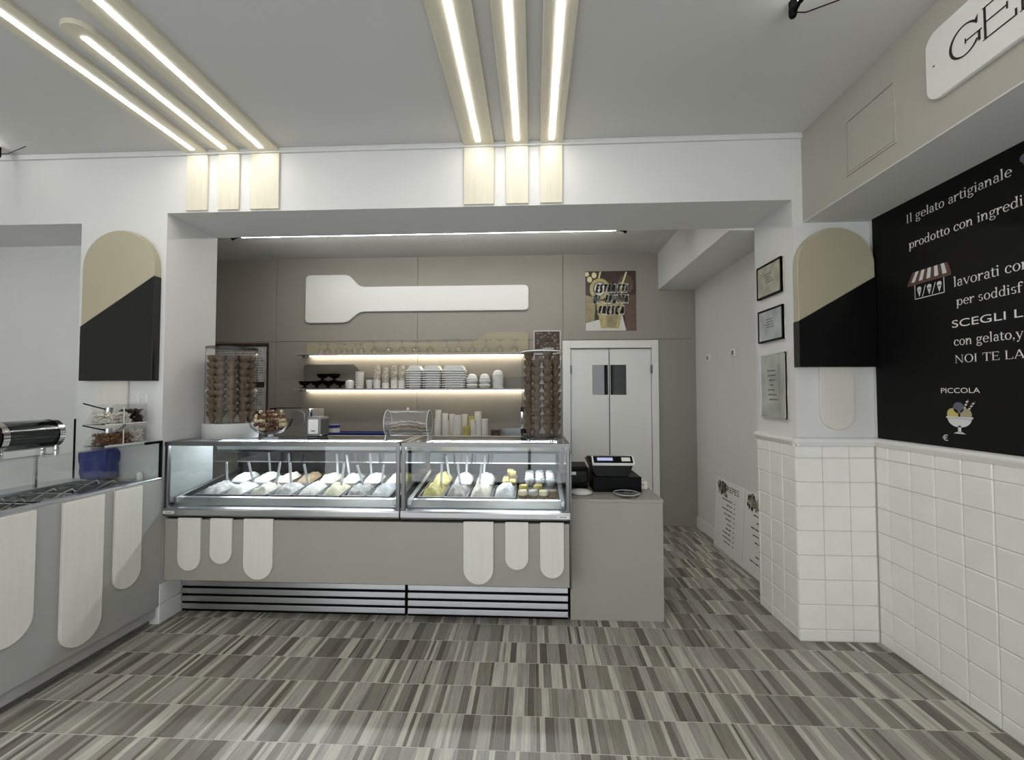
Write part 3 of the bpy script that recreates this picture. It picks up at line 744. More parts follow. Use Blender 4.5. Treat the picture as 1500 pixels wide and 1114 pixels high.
# covered cups
cup = thing('portion_cup', 'small clear cup with white domed lid on display tray', 'cup', (0, 0, 0), 'lidded cups in the narrower display case')
part('cup_body', MB().lathe([(.024, 0), (.032, .05)], 18), 'white_plastic', cup, smooth=.8)
part('lid', MB().lathe([(.035, .048), (.035, .056), (.031, .058), (.029, .068), (.02, .074), (.004, .076)], 18), 'white_gloss', cup, smooth=.8)
first = True
for j, y in enumerate((3.40, 3.49, 3.58)):
    for i, x in enumerate((-.035, .045, .125)):
        if first: cup.location = (x, y, traz(y)); cup.rotation_euler = (TS, 0, 0); first = False
        else: dup(cup, (x, y, traz(y)), rot=(TS, 0, 0))
for i, (x, y, mt, lb) in enumerate(((-.078, 3.13, 'tart_cream', 'cream round portion cake with dark band beside the speckled one'), (-.005, 3.13, 'gelato_cookies', 'dark speckled round portion cake on display tray'),
        (.066, 3.13, 'tart_cream', 'plain cream round portion cake between darker portions'), (.134, 3.14, 'gelato_cocoa', 'dark brown round portion cake next to the case end'),
        (-.076, 3.26, 'tart_yellow', 'yellow round portion cake standing behind cream one'), (.03, 3.26, 'tart_yellow', 'yellow round portion cake standing before lidded cups'))):
    t = thing('portion_cake', lb, 'cake', (x, y, traz(y)), 'round portion cakes'); t.rotation_euler = (TS, 0, 0)
    part('base', MB().lathe([(.033, 0), (.035, .012), (.034, .022)], 18, (x, y, traz(y))), 'biscuit', t, smooth=.8)
    part('filling', MB().lathe([(.033, .022), (.033, .042), (.028, .05), (.004, .053)], 18, (x, y, traz(y))), mt, t, smooth=.8)
for i, (x, y, dz) in enumerate(((-.2165, 3.40, 0), (-.1635, 3.40, 0), (-.2165, 3.47, 0), (-.1635, 3.47, 0), (-.19, 3.545, 0), (-.1635, 3.47, .0465), (-.185, 3.538, .0465))):
    z = .8502 + (y - 3.345) * .0881 + dz
    tt = thing('yellow_tart', 'small yellow square tart heaped on narrow steel tray', 'tart', (x, y, z), 'yellow tarts in the narrower display case'); tt.rotation_euler = (math.atan(.0881), 0, 0)
    part('crust', MB().box(x - .026, x + .026, y - .03, y + .03, z, z + .02), 'biscuit', tt, bevel=.004)
    part('topping', MB().box(x - .024, x + .024, y - .028, y + .028, z + .019, z + .046), 'tart_yellow', tt, bevel=.008)

# ================================================================== ON TOP OF THE CASES
TOP = 1.2262
cone_prof = [(.013, 0), (.017, .025), (.024, .045), (.033, .058), (.037, .068), (.038, .088), (.035, .088), (.031, .07), (.018, .05), (.004, .04)]
conem = mesh(MB().lathe(cone_prof, 14), smooth=.7, name='wafer_cone'); conem.materials.append(MATS['wafer'])
def cone_jar(label, cx, cy, r, zb, zt, base, ncol, nlev, z0, pitch, rc_, group, clabel, cs=1.0):
    t = thing('cone_dispenser', label, 'dispenser', (cx, cy, TOP))
    if base:
        part('base', MB().lathe([(r + .012, 0), (r + .014, .004), (r + .014, zb - TOP - .004), (r + .010, zb - TOP)], 40, (cx, cy, TOP)), 'frosted', t, smooth=.6)
    else:
        for a in (.5, 2.1, 3.7, 5.3): part('foot', MB().lathe([(.014, 0), (.010, .012), (.014, .026)], 10, (cx + (r - .03) * math.cos(a), cy + (r - .03) * math.sin(a), TOP)), 'chrome', t, smooth=.8)
        part('base_disc', MB().lathe([(r, 0), (r, .008)], 40, (cx, cy, zb - .010)), 'acrylic', t)
        part('rack_disc', MB().lathe([(r - .006, 0), (r - .006, .004)], 40, (cx, cy, z0 - .0045)), 'acrylic', t)
    part('cylinder', MB().lathe([(r, zb - .002), (r, zt)], 48, (cx, cy, 0), cap=False), 'acrylic', t, smooth=.8)
    part('rim', MB().lathe([(r + .003, zt - .006), (r + .003, zt + .002), (r - .006, zt + .002), (r - .006, zt - .006)], 48, (cx, cy, 0), cap=False), 'white_plastic' if not base else 'acrylic', t, smooth=.8)
    lf = part('lid', MB().lathe([(.001, zt + .003), (r + .002, zt + .003), (r + .002, zt + .008), (.001, zt + .008)], 40, (cx, cy, 0)), 'acrylic', t)
    part('knob', MB().sphere((cx, cy, zt + .018), .014, 12), 'acrylic', lf, smooth=2)
    rn = random.Random(ncol)
    for k in range(ncol):
        a = -PI / 2 + 2 * PI * (k + .5 * (not base)) / ncol
        for l in range(nlev + (1 if (not base and k in (0, 6)) else 0)):
            o = link('wafer_cone', conem, None, None, (cx + rc_ * math.cos(a) + rn.uniform(-.0006, .0006), cy + rc_ * math.sin(a) + rn.uniform(-.0006, .0006), z0 + l * pitch))
            o.rotation_euler = (0, 0, rn.uniform(0, 6)); o.scale = (cs, cs, cs); tag(o, clabel, 'ice cream cone', group)
cone_jar('tall clear cone dispenser on a frosted white base, next to the left pier', -2.325, 3.31, .172, 1.335, 1.905, True, 10, 9, 1.338,   .0525, .127, 'wafer cones in the white-based dispenser', 'nested wafer cone stacked in the dispenser with a frosted white base')
cone_jar('tall clear cone dispenser on small chrome feet beside the white door', .058, 3.135, .142, 1.255, 1.852, False, 8, 9, 1.266, .055, .100, 'wafer cones in the footed dispenser', 'nested wafer cone stacked in the dispenser standing on chrome feet', .92)

# footed glass bowl with wrapped sweets
bx, by = -1.955, 3.22
t = thing('glass_bowl', 'footed cut-glass bowl heaped with wrapped sweets', 'bowl', (bx, by, TOP))
part('foot', MB().lathe([(.055, 0), (.055, .006), (.02, .014), (.018, .03), (.05, .034)], 24, (bx, by, TOP)), 'acrylic_clear', t, smooth=.8)
mb = MB(); n = 32
prof = [(.05, .032), (.095, .05), (.125, .085), (.140, .125), (.150, .14), (.143, .138), (.118, .088), (.09, .058), (.045, .04)]
for r_, z in prof:
    for i in range(n):
        a = 2 * PI * i / n; f = 1 + (.05 if i % 2 else 0) * (z > .07); mb.v.append((bx + r_ * f * math.cos(a), by + r_ * f * math.sin(a), TOP + z + (.012 if i % 4 == 0 and z > .12 else 0)))
for j in range(len(prof) - 1):
    for i in range(n):
        k = (i + 1) % n; mb.f.append((j * n + i, j * n + k, (j + 1) * n + k, (j + 1) * n + i))
part('bowl', mb, 'acrylic', t, smooth=.5)
pmat('sweet_brown', '#5a3020', .35, var=.3, scale=60); pmat('sweet_cream', '#cdbb93', .35, var=.2, scale=60)
sw = []
for mt in ('sweet_brown', 'sweet_cream'):
    m2 = MB().sphere((0, 0, 0), .018, 10, (1.25, .8, .75)); m2.prism([(.018, 0), (.036, .014), (.034, -.012)], 'Y', -.003, .003); m2.prism([(-.018, 0), (-.036, .014), (-.034, -.012)], 'Y', -.003, .003)
    me = mesh(m2, name='sweet', smooth=.9); me.materials.append(MATS[mt]); sw.append(me)
rn = random.Random(11)
spots = [(0, 1, .066), (.072, 6, .068), (.1, 8, .100), (.036, 2, .100), (.1, 8, .132), (.046, 3, .132), (.094, 7, .163), (.046, 3, .163), (.068, 4, .194), (0, 1, .194)]
for rr, k, z in spots:
    for i in range(k):
        a = 2 * PI * i / k + rr * 30
        c = rn.random() < .55
        o = link('wrapped_sweet', sw[0 if c else 1], None, None, (bx + rr * math.cos(a), by + rr * math.sin(a), TOP + z + .004))
        o.rotation_euler = (rn.uniform(-.3, .3), rn.uniform(-.06, .06), a + PI / 2)
        tag(o, ('brown' if c else 'cream') + ' wrapped sweet heaped in the cut-glass bowl', 'sweet', 'sweets in the glass bowl')

# napkin dispenser
t = thing('napkin_dispenser', 'chrome table napkin dispenser with white face on the display case', 'napkin holder', (-1.665, 3.36, TOP))
part('shell', MB().prism(rrect(-1.725, -1.615, TOP + .008, TOP + .155, .018), 'Y', 3.30, 3.44), 'steel_dark', t, bevel=.004)
part('napkin_face', MB().prism(rrect(-1.708, -1.632, TOP + .028, TOP + .137, .008), 'Y', 3.294, 3.304), 'white_plastic', t)
part('logo', MB().prism(rrect(-1.685, -1.655, TOP + .046, TOP + .053, .003), 'Y', 3.2925, 3.296), 'print_black', t)
part('foot', MB().box(-1.72, -1.62, 3.31, 3.43, TOP, TOP + .009), 'black', t)

# roll-top acrylic wafer box
t = thing('wafer_box', 'clear acrylic roll-top box of wavy wafers on display case', 'container', (-.885, 3.11, TOP))
zc = TOP + .125; xa, xb = -1.035, -.735
part('shell', MB().lathe([(.088, xa), (.088, xb), (.085, xb), (.085, xa)], 32, (0, 3.11, zc), 'X', cap=False), 'acrylic_milky', t, smooth=.8)
for x in (xa - .004, xb): part('end_plate', MB().lathe([(.092, 0), (.092, .004)], 32, (x, 3.11, zc), 'X'), 'acrylic_milky', t)
for x in (xa, xb):
    part('end_ring', MB().lathe([(.0925, -.0015), (.0925, .0015), (.089, .0015), (.089, -.0015)], 32, (x, 3.11, zc), 'X', cap=False), 'white_plastic', t, smooth=.8)
    part('leg', MB().prism([(3.04, TOP), (3.18, TOP), (3.17, TOP + .012), (3.14, TOP + .06), (3.08, TOP + .06), (3.05, TOP + .012)], 'X', x - .003, x + .003), 'acrylic_clear', t)
part('knob', MB().sphere((-.885, 3.09, zc + .098), .011, 10), 'acrylic_clear', t, smooth=2)
part('floor_plate', MB().box(xa, xb, 3.05, 3.17, zc - .062, zc - .059), 'acrylic', t)
pmat('curl_biscuit', '#b3a48a', .7, var=.25, scale=50)
for row in range(2):
    m2 = MB(); pts = []
    for i in range(25):
        u = i / 24; pts.append((-.118 + .236 * u, .018 * math.sin(PI * u) + .0035 * math.sin(u * 26 + row * 2)))
    m2.prism(pts + [(p, q - .006) for p, q in reversed(pts)], 'Y', -.026, .026)
    me = mesh(m2, name='wavy_wafer', smooth=.8); me.materials.append(MATS['curl_biscuit'])
    md = mesh(m2, name='wavy_wafer', smooth=.8); md.materials.append(MATS['wafer_brown'])
    for lay in range(5):
        o = link('wavy_wafer', me if lay % 2 == row else md, None, None, (-.885 + .004 * (lay % 3 - 1), 3.082 + row * .056, zc - .058 + .0105 + lay * .0115))
        where = 'topmost' if lay == 4 else ('bottom' if lay == 0 else 'middle')
        tag(o, '%s wavy wafer strip, %s pile in the acrylic roll-top box' % (where, 'front' if row == 0 else 'rear'), 'wafer', 'wafer strips in the roll-top box')

# ================================================================== CASH DESK
t = thing('cash_desk', 'plain grey-beige cash desk at the end of display cases', 'counter', (.565, 3.5, 0))
part('front', MB().box(.25, .884, 3.12, 3.14, 0, .806), 'panel_grey', t, bevel=.002)
part('top', MB().box(.25, .888, 3.115, 3.95, .806, .8255), 'panel_grey', t, bevel=.002)
part('side', MB().box(.866, .884, 3.14, 3.95, 0, .806), 'panel_grey', t); part('side', MB().box(.25, .268, 3.14, 3.95, 0, .806), 'panel_grey', t)
single('till_box', MB().box(.44, .795, 3.345, 3.80, .826, .938), 'black', 'flat black cash drawer under the till on the cash desk', 'cash drawer', bevel=.004)
t = thing('cash_register', 'black till with white-edged tilted display on the cash drawer', 'cash register', (.58, 3.5, .938))
part('body', MB().prism([(.46, .9385), (.70, .9385), (.742, 1.036), (.415, 1.036)], 'Y', 3.352, 3.70), 'black_gloss', t, bevel=.004)
def tilt(x0, x1, a, b, off, th):
    # slab on the sloping display face; a,b along slope 0..1
    p0 = Vector((0, 3.342, 1.034)); p1 = Vector((0, 3.412, 1.086)); d = p1 - p0; nrm = Vector((0, -d.z, d.y)).normalized()
    q = [p0 + d * a + nrm * off, p0 + d * b + nrm * off, p0 + d * b + nrm * (off - th), p0 + d * a + nrm * (off - th)]
    return MB().prism([(v.y, v.z) for v in q], 'X', x0, x1)
part('display_frame', tilt(.435, .748, 0, 1, 0, .02), 'white_plastic', t, bevel=.003)
dp = part('display_panel', tilt(.447, .737, .12, .93, .002, .006), 'black_gloss', t)
part('lcd', tilt(.475, .59, .38, .72, .0035, .003), 'lcd', dp); part('sticker', tilt(.655, .72, .32, .75, .0035, .003), 'white_plastic', dp)
part('neck', MB().prism([(3.365, 1.03), (3.41, 1.078), (3.62, 1.06), (3.66, 1.03)], 'X', .425, .738), 'black_gloss', t)
t = thing('receipt_printer', 'black receipt printer behind the white saucer on cash desk', 'printer', (.335, 3.55, .826))
part('body', MB().box(.255, .415, 3.47, 3.68, .826, .965), 'black_gloss', t, bevel=.008); part('cover', MB().prism([(3.47, .965), (3.68, .965), (3.68, 1.0), (3.50, .99)], 'X', .255, .415), 'black', t, bevel=.004)
part('sticker', MB().box(.275, .325, 3.4685, 3.471, .93, .953), 'white_plastic', t)
single('saucer', MB().lathe([(.05, 0), (.075, .004), (.078, .012), (.06, .024), (.03, .03), (.004, .031)], 32, (.345, 3.29, .8258)), 'white_gloss', 'upturned white saucer on the cash desk', 'saucer', smooth=.9)
t = thing('glass_dish', 'shallow round glass coin dish on the cash desk edge', 'dish', (.655, 3.215, .8258))
part('dish', MB().lathe([(.07, 0), (.085, .004), (.09, .026), (.086, .026), (.08, .007), (.004, .006)], 36, (.655, 3.215, .8258)), 'acrylic', t, smooth=.7)
part('rim', MB().lathe([(.091, .024), (.091, .028), (.086, .028), (.086, .024)], 36, (.655, 3.215, .8258), cap=False), 'acrylic_clear', t, smooth=.7)
t = thing('paper_roll_box', 'small white paper roll box beside the cash drawer', 'box', (.835, 3.5, .826))
part('box', MB().box(.80, .865, 3.45, 3.55, .826, .885), 'paper_white', t, bevel=.004); part('print', MB().box(.82, .835, 3.4492, 3.4505, .86, .866), 'kick_grey', t)
single('power_cable', MB().tube([(.26, 3.44, .83), (.30, 3.42, .845), (.36, 3.37, .885), (.425, 3.335, .925), (.445, 3.337, .946), (.475, 3.36, .9415)], .003, 6), 'black', 'thin black cable looping between printer and cash drawer', 'cable', smooth=1)

# ================================================================== BACK WALL: sign, posters, shelves
t = single('paddle_sign', MB().prism(rounded([(-2.815, 2.435), (-2.29, 2.435), (-2.13, 2.57), (-.058, 2.57), (-.058, 2.877), (-2.13, 2.877), (-2.27, 3.03), (-2.815, 3.03)], .06), 'Y', YB - .035, YB), 'white_gloss', 'big white gelato-paddle cutout sign on the back wall', 'sign', bevel=.006)
# fruit poster
t = thing('fruit_poster', 'fruit juice poster with slanted white-outlined lettering above the door', 'poster', (.925, YB, 2.315))
x0, z0, w, h = .627, 2.315, .60, .72
part('sheet', MB().box(x0, x0 + w, YB - .006, YB, z0, z0 + h), 'dark_wood', t)
pmat('juice_yellow', '#aca06f', .5, var=.2, scale=30); pmat('juice_tan', '#8f8462', .5, var=.2, scale=20); pmat('juice_brown', '#5e4a3e', .5, var=.2, scale=20); pmat('table_white', '#cfcdc8', .5, var=.05)
yy = [YB - .0065]
def poster(nm, polys, mt):
    yy[0] -= .0004; part(nm, on_back([[(u * w, v * h) for u, v in q] for q in polys], yy[0], x0, z0), mt, t)
poster('print_table', [[(0.0, 0), (.8, 0), (.72, .28), (0, .13)]], 'table_white')
poster('print_fruit', ring(.28, .7, .2, .18, .07, .06), 'juice_yellow')
poster('print_fruit', disc(.28, .7, .11), 'table_white')
poster('print_fruit', disc(.8, .78, .16), 'juice_brown'); poster('print_fruit', disc(.72, .72, .1), 'juice_tan')
poster('print_fruit', disc(.17, .93, .05) + disc(.08, .86, .05) + disc(.03, .95, .04), 'print_cream')
poster('print_glass', [[(.0, .14), (.17, .16), (.2, .55), (.0, .6)]], 'juice_tan')
poster('print_glass', [[(.8, 0), (1.0, 0), (1.0, .6), (.74, .6)]], 'juice_brown')
poster('print_glass', [[(.3, .04), (.66, .04), (.76, .5), (.2, .5)]], 'juice_yellow')
poster('print_glass', [[(.42, .06), (.6, .06), (.68, .46), (.4, .46)]], 'juice_tan')
poster('print_straw', [[(.68, .7), (.71, .7), (.83, .98), (.79, .98)], [(.25, .88), (.28, .88), (.31, .99), (.28, .99)]], 'print_cream')
for txt, u, v, ww in (('ESTRATTI', .20, .64, .6), ('DI  FRUTTA', .15, .46, .68), ('FRESCA', .25, .275, .5)):
    q = fit(sans(txt, .0005), ww * w, .096, .22)
    yy[0] -= .0004
    for dx, dz in [(.0105 * math.cos(a * PI / 4), .0105 * math.sin(a * PI / 4)) for a in range(8)]:
        part('lettering_outline', on_back(q, yy[0], x0 + u * w + dx, z0 + v * h + dz), 'print_white', t)
    yy[0] -= .0004
    part('lettering', on_back(q, yy[0], x0 + u * w, z0 + v * h), 'print_black', t)
# coffee poster
t = thing('coffee_poster', 'small brown coffee-bean poster with white lines of text', 'poster', (.163, YB, 1.93))
part('sheet', MB().box(.012, .315, YB - .006, YB, 1.93, 2.312), 'dark_wood', t); part('border', MB().box(.002, .325, YB - .004, YB, 1.92, 2.322), 'print_pale', t)
pmat('bean', '#7d6654', .5, var=.4, scale=40)
rn = random.Random(8); bp = []
for k in range(70):
    cx_, cz_, a = rn.uniform(.03, .30), rn.uniform(1.95, 2.30), rn.uniform(0, 3)
    bp.append([(cx_ + .016 * math.cos(a) * math.cos(q) - .009 * math.sin(a) * math.sin(q), cz_ + .016 * math.sin(a) * math.cos(q) + .009 * math.cos(a) * math.sin(q)) for q in [i * PI / 4 for i in range(8)]])
part('bean_print', on_back(bp, YB - .0068, 0, 0), 'bean', t)
part('text_print', on_back([[(u + .08, v + 1.965) for u, v in q] for q in marks(.18, .17, 4, rn, .05, .98)], YB - .0074, 0, 0), 'print_white', t)
# framed price list behind the left cone dispenser
t = thing('price_list', 'tall framed price list on the back wall behind white-based cones', 'poster', (-3.69, YB, 1.1))
part('sheet', MB().box(-4.09, -3.30, YB - .012, YB, 1.1, 2.16), 'paper_grey', t)
for b in ((-4.10, -3.29, 2.15, 2.19), (-4.10, -3.29, 1.09, 1.11), (-3.305, -3.29, 1.1, 2.16), (-4.10, -4.085, 1.1, 2.16)): part('frame_bar', MB().box(b[0], b[1], YB - .02, YB, b[2], b[3]), 'dark_wood', t)
rn = random.Random(21)
part('text_print', on_back([[(u - 4.07, v + 1.3) for u, v in q] for q in marks(.76, .82, 26, rn, .04, .98)], YB - .0135, 0, 0), 'kick_grey', t)
part('text_print', on_back(rc(-3.50, 1.64, -3.33, 1.71) + rc(-3.55, 1.28, -3.34, 1.35), YB - .0142, 0, 0), 'print_black', t)

# wall shelves with light strips and paddle back boards
def shelf(label, z, x0, x1):
    t = thing('wall_shelf', label, 'shelf', ((x0 + x1) / 2, YB, z - .02))
    part('board', MB().box(x0, x1, 5.135, YB, z - .018, z), 'panel_grey', t, bevel=.002)
    part('light_strip', MB().box(x0 + .1, x1 - .06, 5.30, 5.335, z - .028, z - .0185), 'led_shelf', t)
    for x in (x0 + .02, x1 - .06): part('bracket', MB().box(x, x + .04, 5.28, YB, z - .035, z - .018), 'steel_dark', t)
shelf('upper lit wall shelf carrying the stemmed glasses', 2.045, -2.845, -.055)
shelf('lower lit wall shelf carrying cups, boxes and bowls', 1.625, -2.875, -.055)
pmat('shelf_wood', '#a0977f', .5, var=.06, scale=6, stretch=(.4, 1, 6))
single('paddle_board', MB().prism([(-2.80, 2.046), (-.062, 2.046)] + rounded([(-.062, 2.046), (-.062, 2.305), (-.55, 2.305), (-.72, 2.185), (-2.80, 2.185), (-2.80, 2.046)], .05)[6:30], 'Y', YB - .022, YB - .0005), 'shelf_wood', 'wooden paddle-shaped back board on the upper shelf', 'back board', bevel=.003)
pmat('shelf_grey', '#6b6862', .5, var=.03, scale=6)
single('paddle_board', MB().prism([(-2.83, 1.626), (-.06, 1.626), (-.06, 1.765), (-2.05, 1.765), (-2.20, 1.925), (-2.80, 1.925), (-2.83, 1.90)], 'Y', YB - .022, YB - .0005), 'shelf_grey', 'dark grey paddle-shaped back board on the lower shelf', 'back board', bevel=.003)

# stemmed glasses, foot up / foot down as they stand
gl_small = mesh(MB().lathe([(.036, 0), (.036, .002), (.04, .03), (.03, .055), (.007, .07), (.006, .1), (.026, .112), (.038, .116), (.038, .119), (.004, .122)], 18), smooth=.9, name='coupe'); gl_small.materials.append(MATS['stemware'])
gl_tall = mesh(MB().lathe([(.046, 0), (.048, .002), (.05, .03), (.036, .062), (.008, .078), (.007, .125), (.03, .139), (.068, .146), (.068, .150), (.004, .153)], 18), smooth=.9, name='goblet'); gl_tall.materials.append(MATS['stemware'])
for x in (-2.555, -2.475, -2.345, -2.265, -2.14, -2.06):
    o = link('stemmed_glass', gl_small, None, None, (x, 5.21, 2.0455)); tag(o, 'small upturned stemmed glass on upper shelf', 'glass', 'small stemmed glasses on the upper shelf')
for x in (-1.90, -1.73, -1.565, -1.40, -1.23):
    o = link('stemmed_glass', gl_tall, None, None, (x, 5.21, 2.0455)); tag(o, 'tall upturned stemmed glass with broad foot before the thin wooden board', 'glass', 'tall stemmed glasses on the upper shelf')
for x in (-1.03, -.88, -.73, -.565, -.40, -.23):
    m2 = link('stemmed_glass', gl_tall, None, None, (x, 5.21, 2.0455)); tag(m2, 'tall upturned stemmed glass tilted slightly before the paddle-shaped wooden end', 'glass', 'tilted-rim glasses on the upper shelf')
    m2.scale = (1, 1, 1.04); m2.rotation_euler = (0, .06, 0)

SH = 1.6255
# black scale bowls / pedestal cups
bm_ = MB().lathe([(.05, 0), (.054, .005), (.02, .014), (.016, .032), (.05, .044), (.066, .066), (.070, .0885), (.066, .0885), (.048, .05), (.004, .045)], 18)
ped = mesh(bm_, smooth=.8, name='pedestal_cup'); ped.materials.append(MATS['black_gloss'])
for i, (x, z) in enumerate(((-2.747, 0), (-2.602, 0), (-2.457, 0), (-2.312, 0), (-2.5295, .0869), (-2.3845, .0869))):
    o = link('pedestal_cup', ped, None, None, (x, 5.2, SH + z)); o.scale = (1, 1, .98)
    if i < 4: tag(o, 'black glossy pedestal cup standing on the lower shelf', 'cup', 'black pedestal cups on the lower shelf')
    else: tag(o, 'black glossy pedestal cup stacked on top of two others', 'cup', 'black pedestal cups in the top tier')
def stack(nm, prof, mt, x, y, z, n, dz, label, cat, group, s=1, n_=18, sm=.7, jitter=0, key=None, cap=True, cache={}):
    k = key or nm
    if k not in cache:
        me = mesh(MB().lathe(prof, n_, cap=cap), smooth=sm, name=nm); me.materials.append(MATS[mt]); cache[k] = me
    for i in range(n):
        o = link(nm, cache[k], None, None, (x + random.uniform(-jitter, jitter), y, z + i * dz)); o.scale = (s, s, s); tag(o, label, cat, group)
tubp = [(.033, 0), (.039, .030), (.044, .037), (.044, .041), (.039, .041), (.036, .006), (.004, .005)]
stack('paper_tub', [(.045, 0), (.05, .05), (.05, .075), (.045, .09), (.02, .1), (.004, .102)], 'white_plastic', -2.195, 5.2, SH, 1, 0, 'single rounded white tub beside the black pedestal cups', 'tub', None, key='tub1')
stack('paper_tub', tubp, 'paper_white', -2.075, 5.2, SH, 6, .03, 'white paper tub in the short stack of six', 'tub', 'short stack of white tubs', s=1.2, key='tub2')
stack('paper_tub', [(.03, 0), (.04, .06), (.042, .095), (.038, .1), (.004, .101)], 'foam_grey', -1.955, 5.2, SH, 1, 0, 'single small grey tub next to the tall cup stacks', 'tub', None, key='tub3')
# tall tapered cup stacks with printed tops
pmat('cup_print', '#b9b2a3', .5, var=.5, scale=45)
for x, n, wh in ((-1.865, 6, 'next to the small grey tub'), (-1.76, 5, 'that is shortest of four'), (-1.655, 6, 'just past the shortest one'), (-1.565, 6, 'closest to the foam boxes')):
    for k in range(n):
        me = mesh(MB().lathe([(.044, 0), (.044, .006), (.0425, .007), (.028, .115), (.0005, .1155), (.0005, .1147), (.0272, .1142), (.0415, .006), (.0425, 0), (.044, 0)], 16, cap=False), smooth=.7, name='paper_cup'); me.materials.append(MATS['paper_white' if k < n - 3 else 'cup_print'])
        o = link('paper_cup', me, None, None, (x, 5.2, SH + k * .033))
        tag(o, ('printed' if k >= n - 3 else 'plain white') + ' paper cup in the tapering stack ' + wh, 'paper cup', 'cups of the tapering stack ' + wh)
# foam takeaway boxes, three stacks
for x0, x1, n, nm in ((-1.50, -1.315, 9, 'smallest'), (-1.305, -1.085, 9, 'middle'), (-1.075, -.80, 9, 'largest')):
    for k in range(n):
        z = SH + k * .027; y0, y1 = 5.145, 5.315
        lb2 = 'grey foam takeaway box, %s of the %s stack' % ('domed topmost one' if k == n - 1 else ('bottom one' if k == 0 else 'flat one amid others'), nm)
        fbx = thing('foam_box', lb2, 'takeaway box', ((x0 + x1) / 2, 5.23, z), 'foam boxes in the %s stack' % nm)
        if k == n - 1:
            part('lid', MB().prism([(x0 + .008, z), (x1 - .008, z), (x1 - .04, z + .052), (x0 + .045, z + .052)], 'Y', y0, y1), 'foam_grey', fbx, bevel=.003, seg=1)
        else:
            part('base', MB().box(x0 + .03, x1 - .03, y0 + .045, y1, z + .0002, z + .013), 'foam_grey', fbx)
            part('rim', MB().box(x0, x1, y0 - .004, y1, z + .013, z + .0268), 'foam_grey', fbx, bevel=.003, seg=1)
# white domed lids
dome = [(.066, 0), (.068, .003), (.067, .007), (.057, .01), (.054, .03), (.046, .048), (.028, .06), (.0005, .065), (.0005, .0642), (.0272, .0592), (.045, .0473), (.0528, .029), (.0562, .009), (.0574, .0), (.066, 0)]
bowlp = [(.045, 0), (.06, .012), (.068, .035), (.062, .05), (.004, .052)]
for x, lb in ((-.725, 'beside the foam boxes'), (-.575, 'between two other white stacks')):
    stack('foam_bowl', bowlp, 'foam_white', x, 5.2, SH, 2, .053, 'white foam bowl in the three-piece stack ' + lb, 'bowl', 'white foam bowls ' + lb)
    stack('foam_dome', dome, 'foam_white', x, 5.2, SH + .107, 1, 0, 'white domed lid topping the three-piece stack ' + lb, 'lid', None, cap=False)
stack('foam_dome', dome, 'foam_white', -.42, 5.2, SH, 7, .025, 'white domed lid in the leaning stack of seven', 'lid', 'leaning stack of domed lids', cap=False)

# back counter and what stands on it
t = thing('back_counter', 'low steel-topped back counter along the beige wall', 'counter', (-1.7, 5.0, 0))
part('cabinet', MB().box(-3.9, .2, 4.72, YB - .001, 0, .92), 'panel_grey', t); part('worktop', MB().box(-3.9, .2, 4.70, YB - .001, .92, .95), 'steel', t)
part('upstand', MB().box(-.38, -.02, 5.30, YB - .001, .95, 1.15), 'steel', t)
BC = .9502
cupm = {}
def tallcup(x, y, top, mt, r, where):
    h = .13; n = max(3, int((top - BC - h) / .022)); dz = (top - BC - h) / (n - 1)
    if (mt, r) not in cupm:
        me = mesh(MB().lathe([(r * .74, 0), (r * .97, h - .008), (r * 1.06, h - .008), (r * 1.06, h), (r * .955, h), (r * .726, .003), (.003, .003)], 16), smooth=.7, name='paper_cup'); me.materials.append(MATS[mt]); cupm[(mt, r)] = me
    c = 'yellow' if mt[0] == 'y' else 'white'
    for i in range(n):
        o = link('paper_cup', cupm[(mt, r)], None, None, (x, y, BC + i * dz))
        if i == n - 1: tag(o, 'topmost %s paper cup of the stack %s' % (c, where), 'paper cup', 'paper cups on the back counter')
        else: tag(o, '%s paper cup nested in the stack %s' % (c, where), 'paper cup', 'nested cups of the stack ' + where)
for a in ((-1.10, 5.08, 1.375, 'paper_white', .036, 'that is tallest and slim, by the lone beaker'), (-1.02, 5.08, 1.335, 'paper_white', .034, 'against the wall beside the tallest slim one'),
          (-.94, 5.08, 1.328, 'paper_white', .034, 'against the wall behind the broad one'), (-.79, 5.08, 1.325, 'paper_white', .034, 'against the wall between broad and yellow ones'),
          (-.64, 5.08, 1.355, 'paper_white', .04, 'that is tall and wide, by the yellow ones'), (-.715, 5.08, 1.30, 'yellow_paper', .036, 'that is taller of the two yellow ones'),
          (-1.055, 4.84, 1.28, 'paper_white', .036, 'in front of the tallest slim one'), (-.965, 4.84, 1.27, 'paper_white', .036, 'in the front line next to the broad one'),
          (-.835, 4.84, 1.325, 'paper_white', .046, 'that is broadest, beside the short yellow one'), (-.735, 4.84, 1.205, 'yellow_paper', .04, 'that is shorter of the two yellow ones'),
          (-.66, 4.84, 1.275, 'paper_white', .032, 'that is thinnest, close by the short yellow one'), (-.60, 4.84, 1.28, 'paper_white', .034, 'in front of the tall wide one'), (-.535, 4.84, 1.285, 'paper_white', .036, 'closest to the small dark wooden box')):
    tallcup(*a)
single('paper_tub', MB().lathe([(.03, 0), (.04, .2), (.043, .2), (.043, .21), (.004, .21)], 16, (-1.19, 4.86, BC)), 'white_plastic', 'lone white beaker between roll-top box and cup stacks', 'cup', smooth=.7)
t = thing('wooden_box', 'small dark wooden box beside the cup stacks', 'box', (-.42, 4.95, BC))
part('box', MB().box(-.475, -.375, 4.9, 5.0, BC, BC + .21), 'dark_wood', t, bevel=.004); part('box_label', MB().prism([(-.46, BC + .13), (-.425, BC + .17), (-.39, BC + .19), (-.40, BC + .15)], 'Y', 4.8985, 4.9005), 'wafer', t)
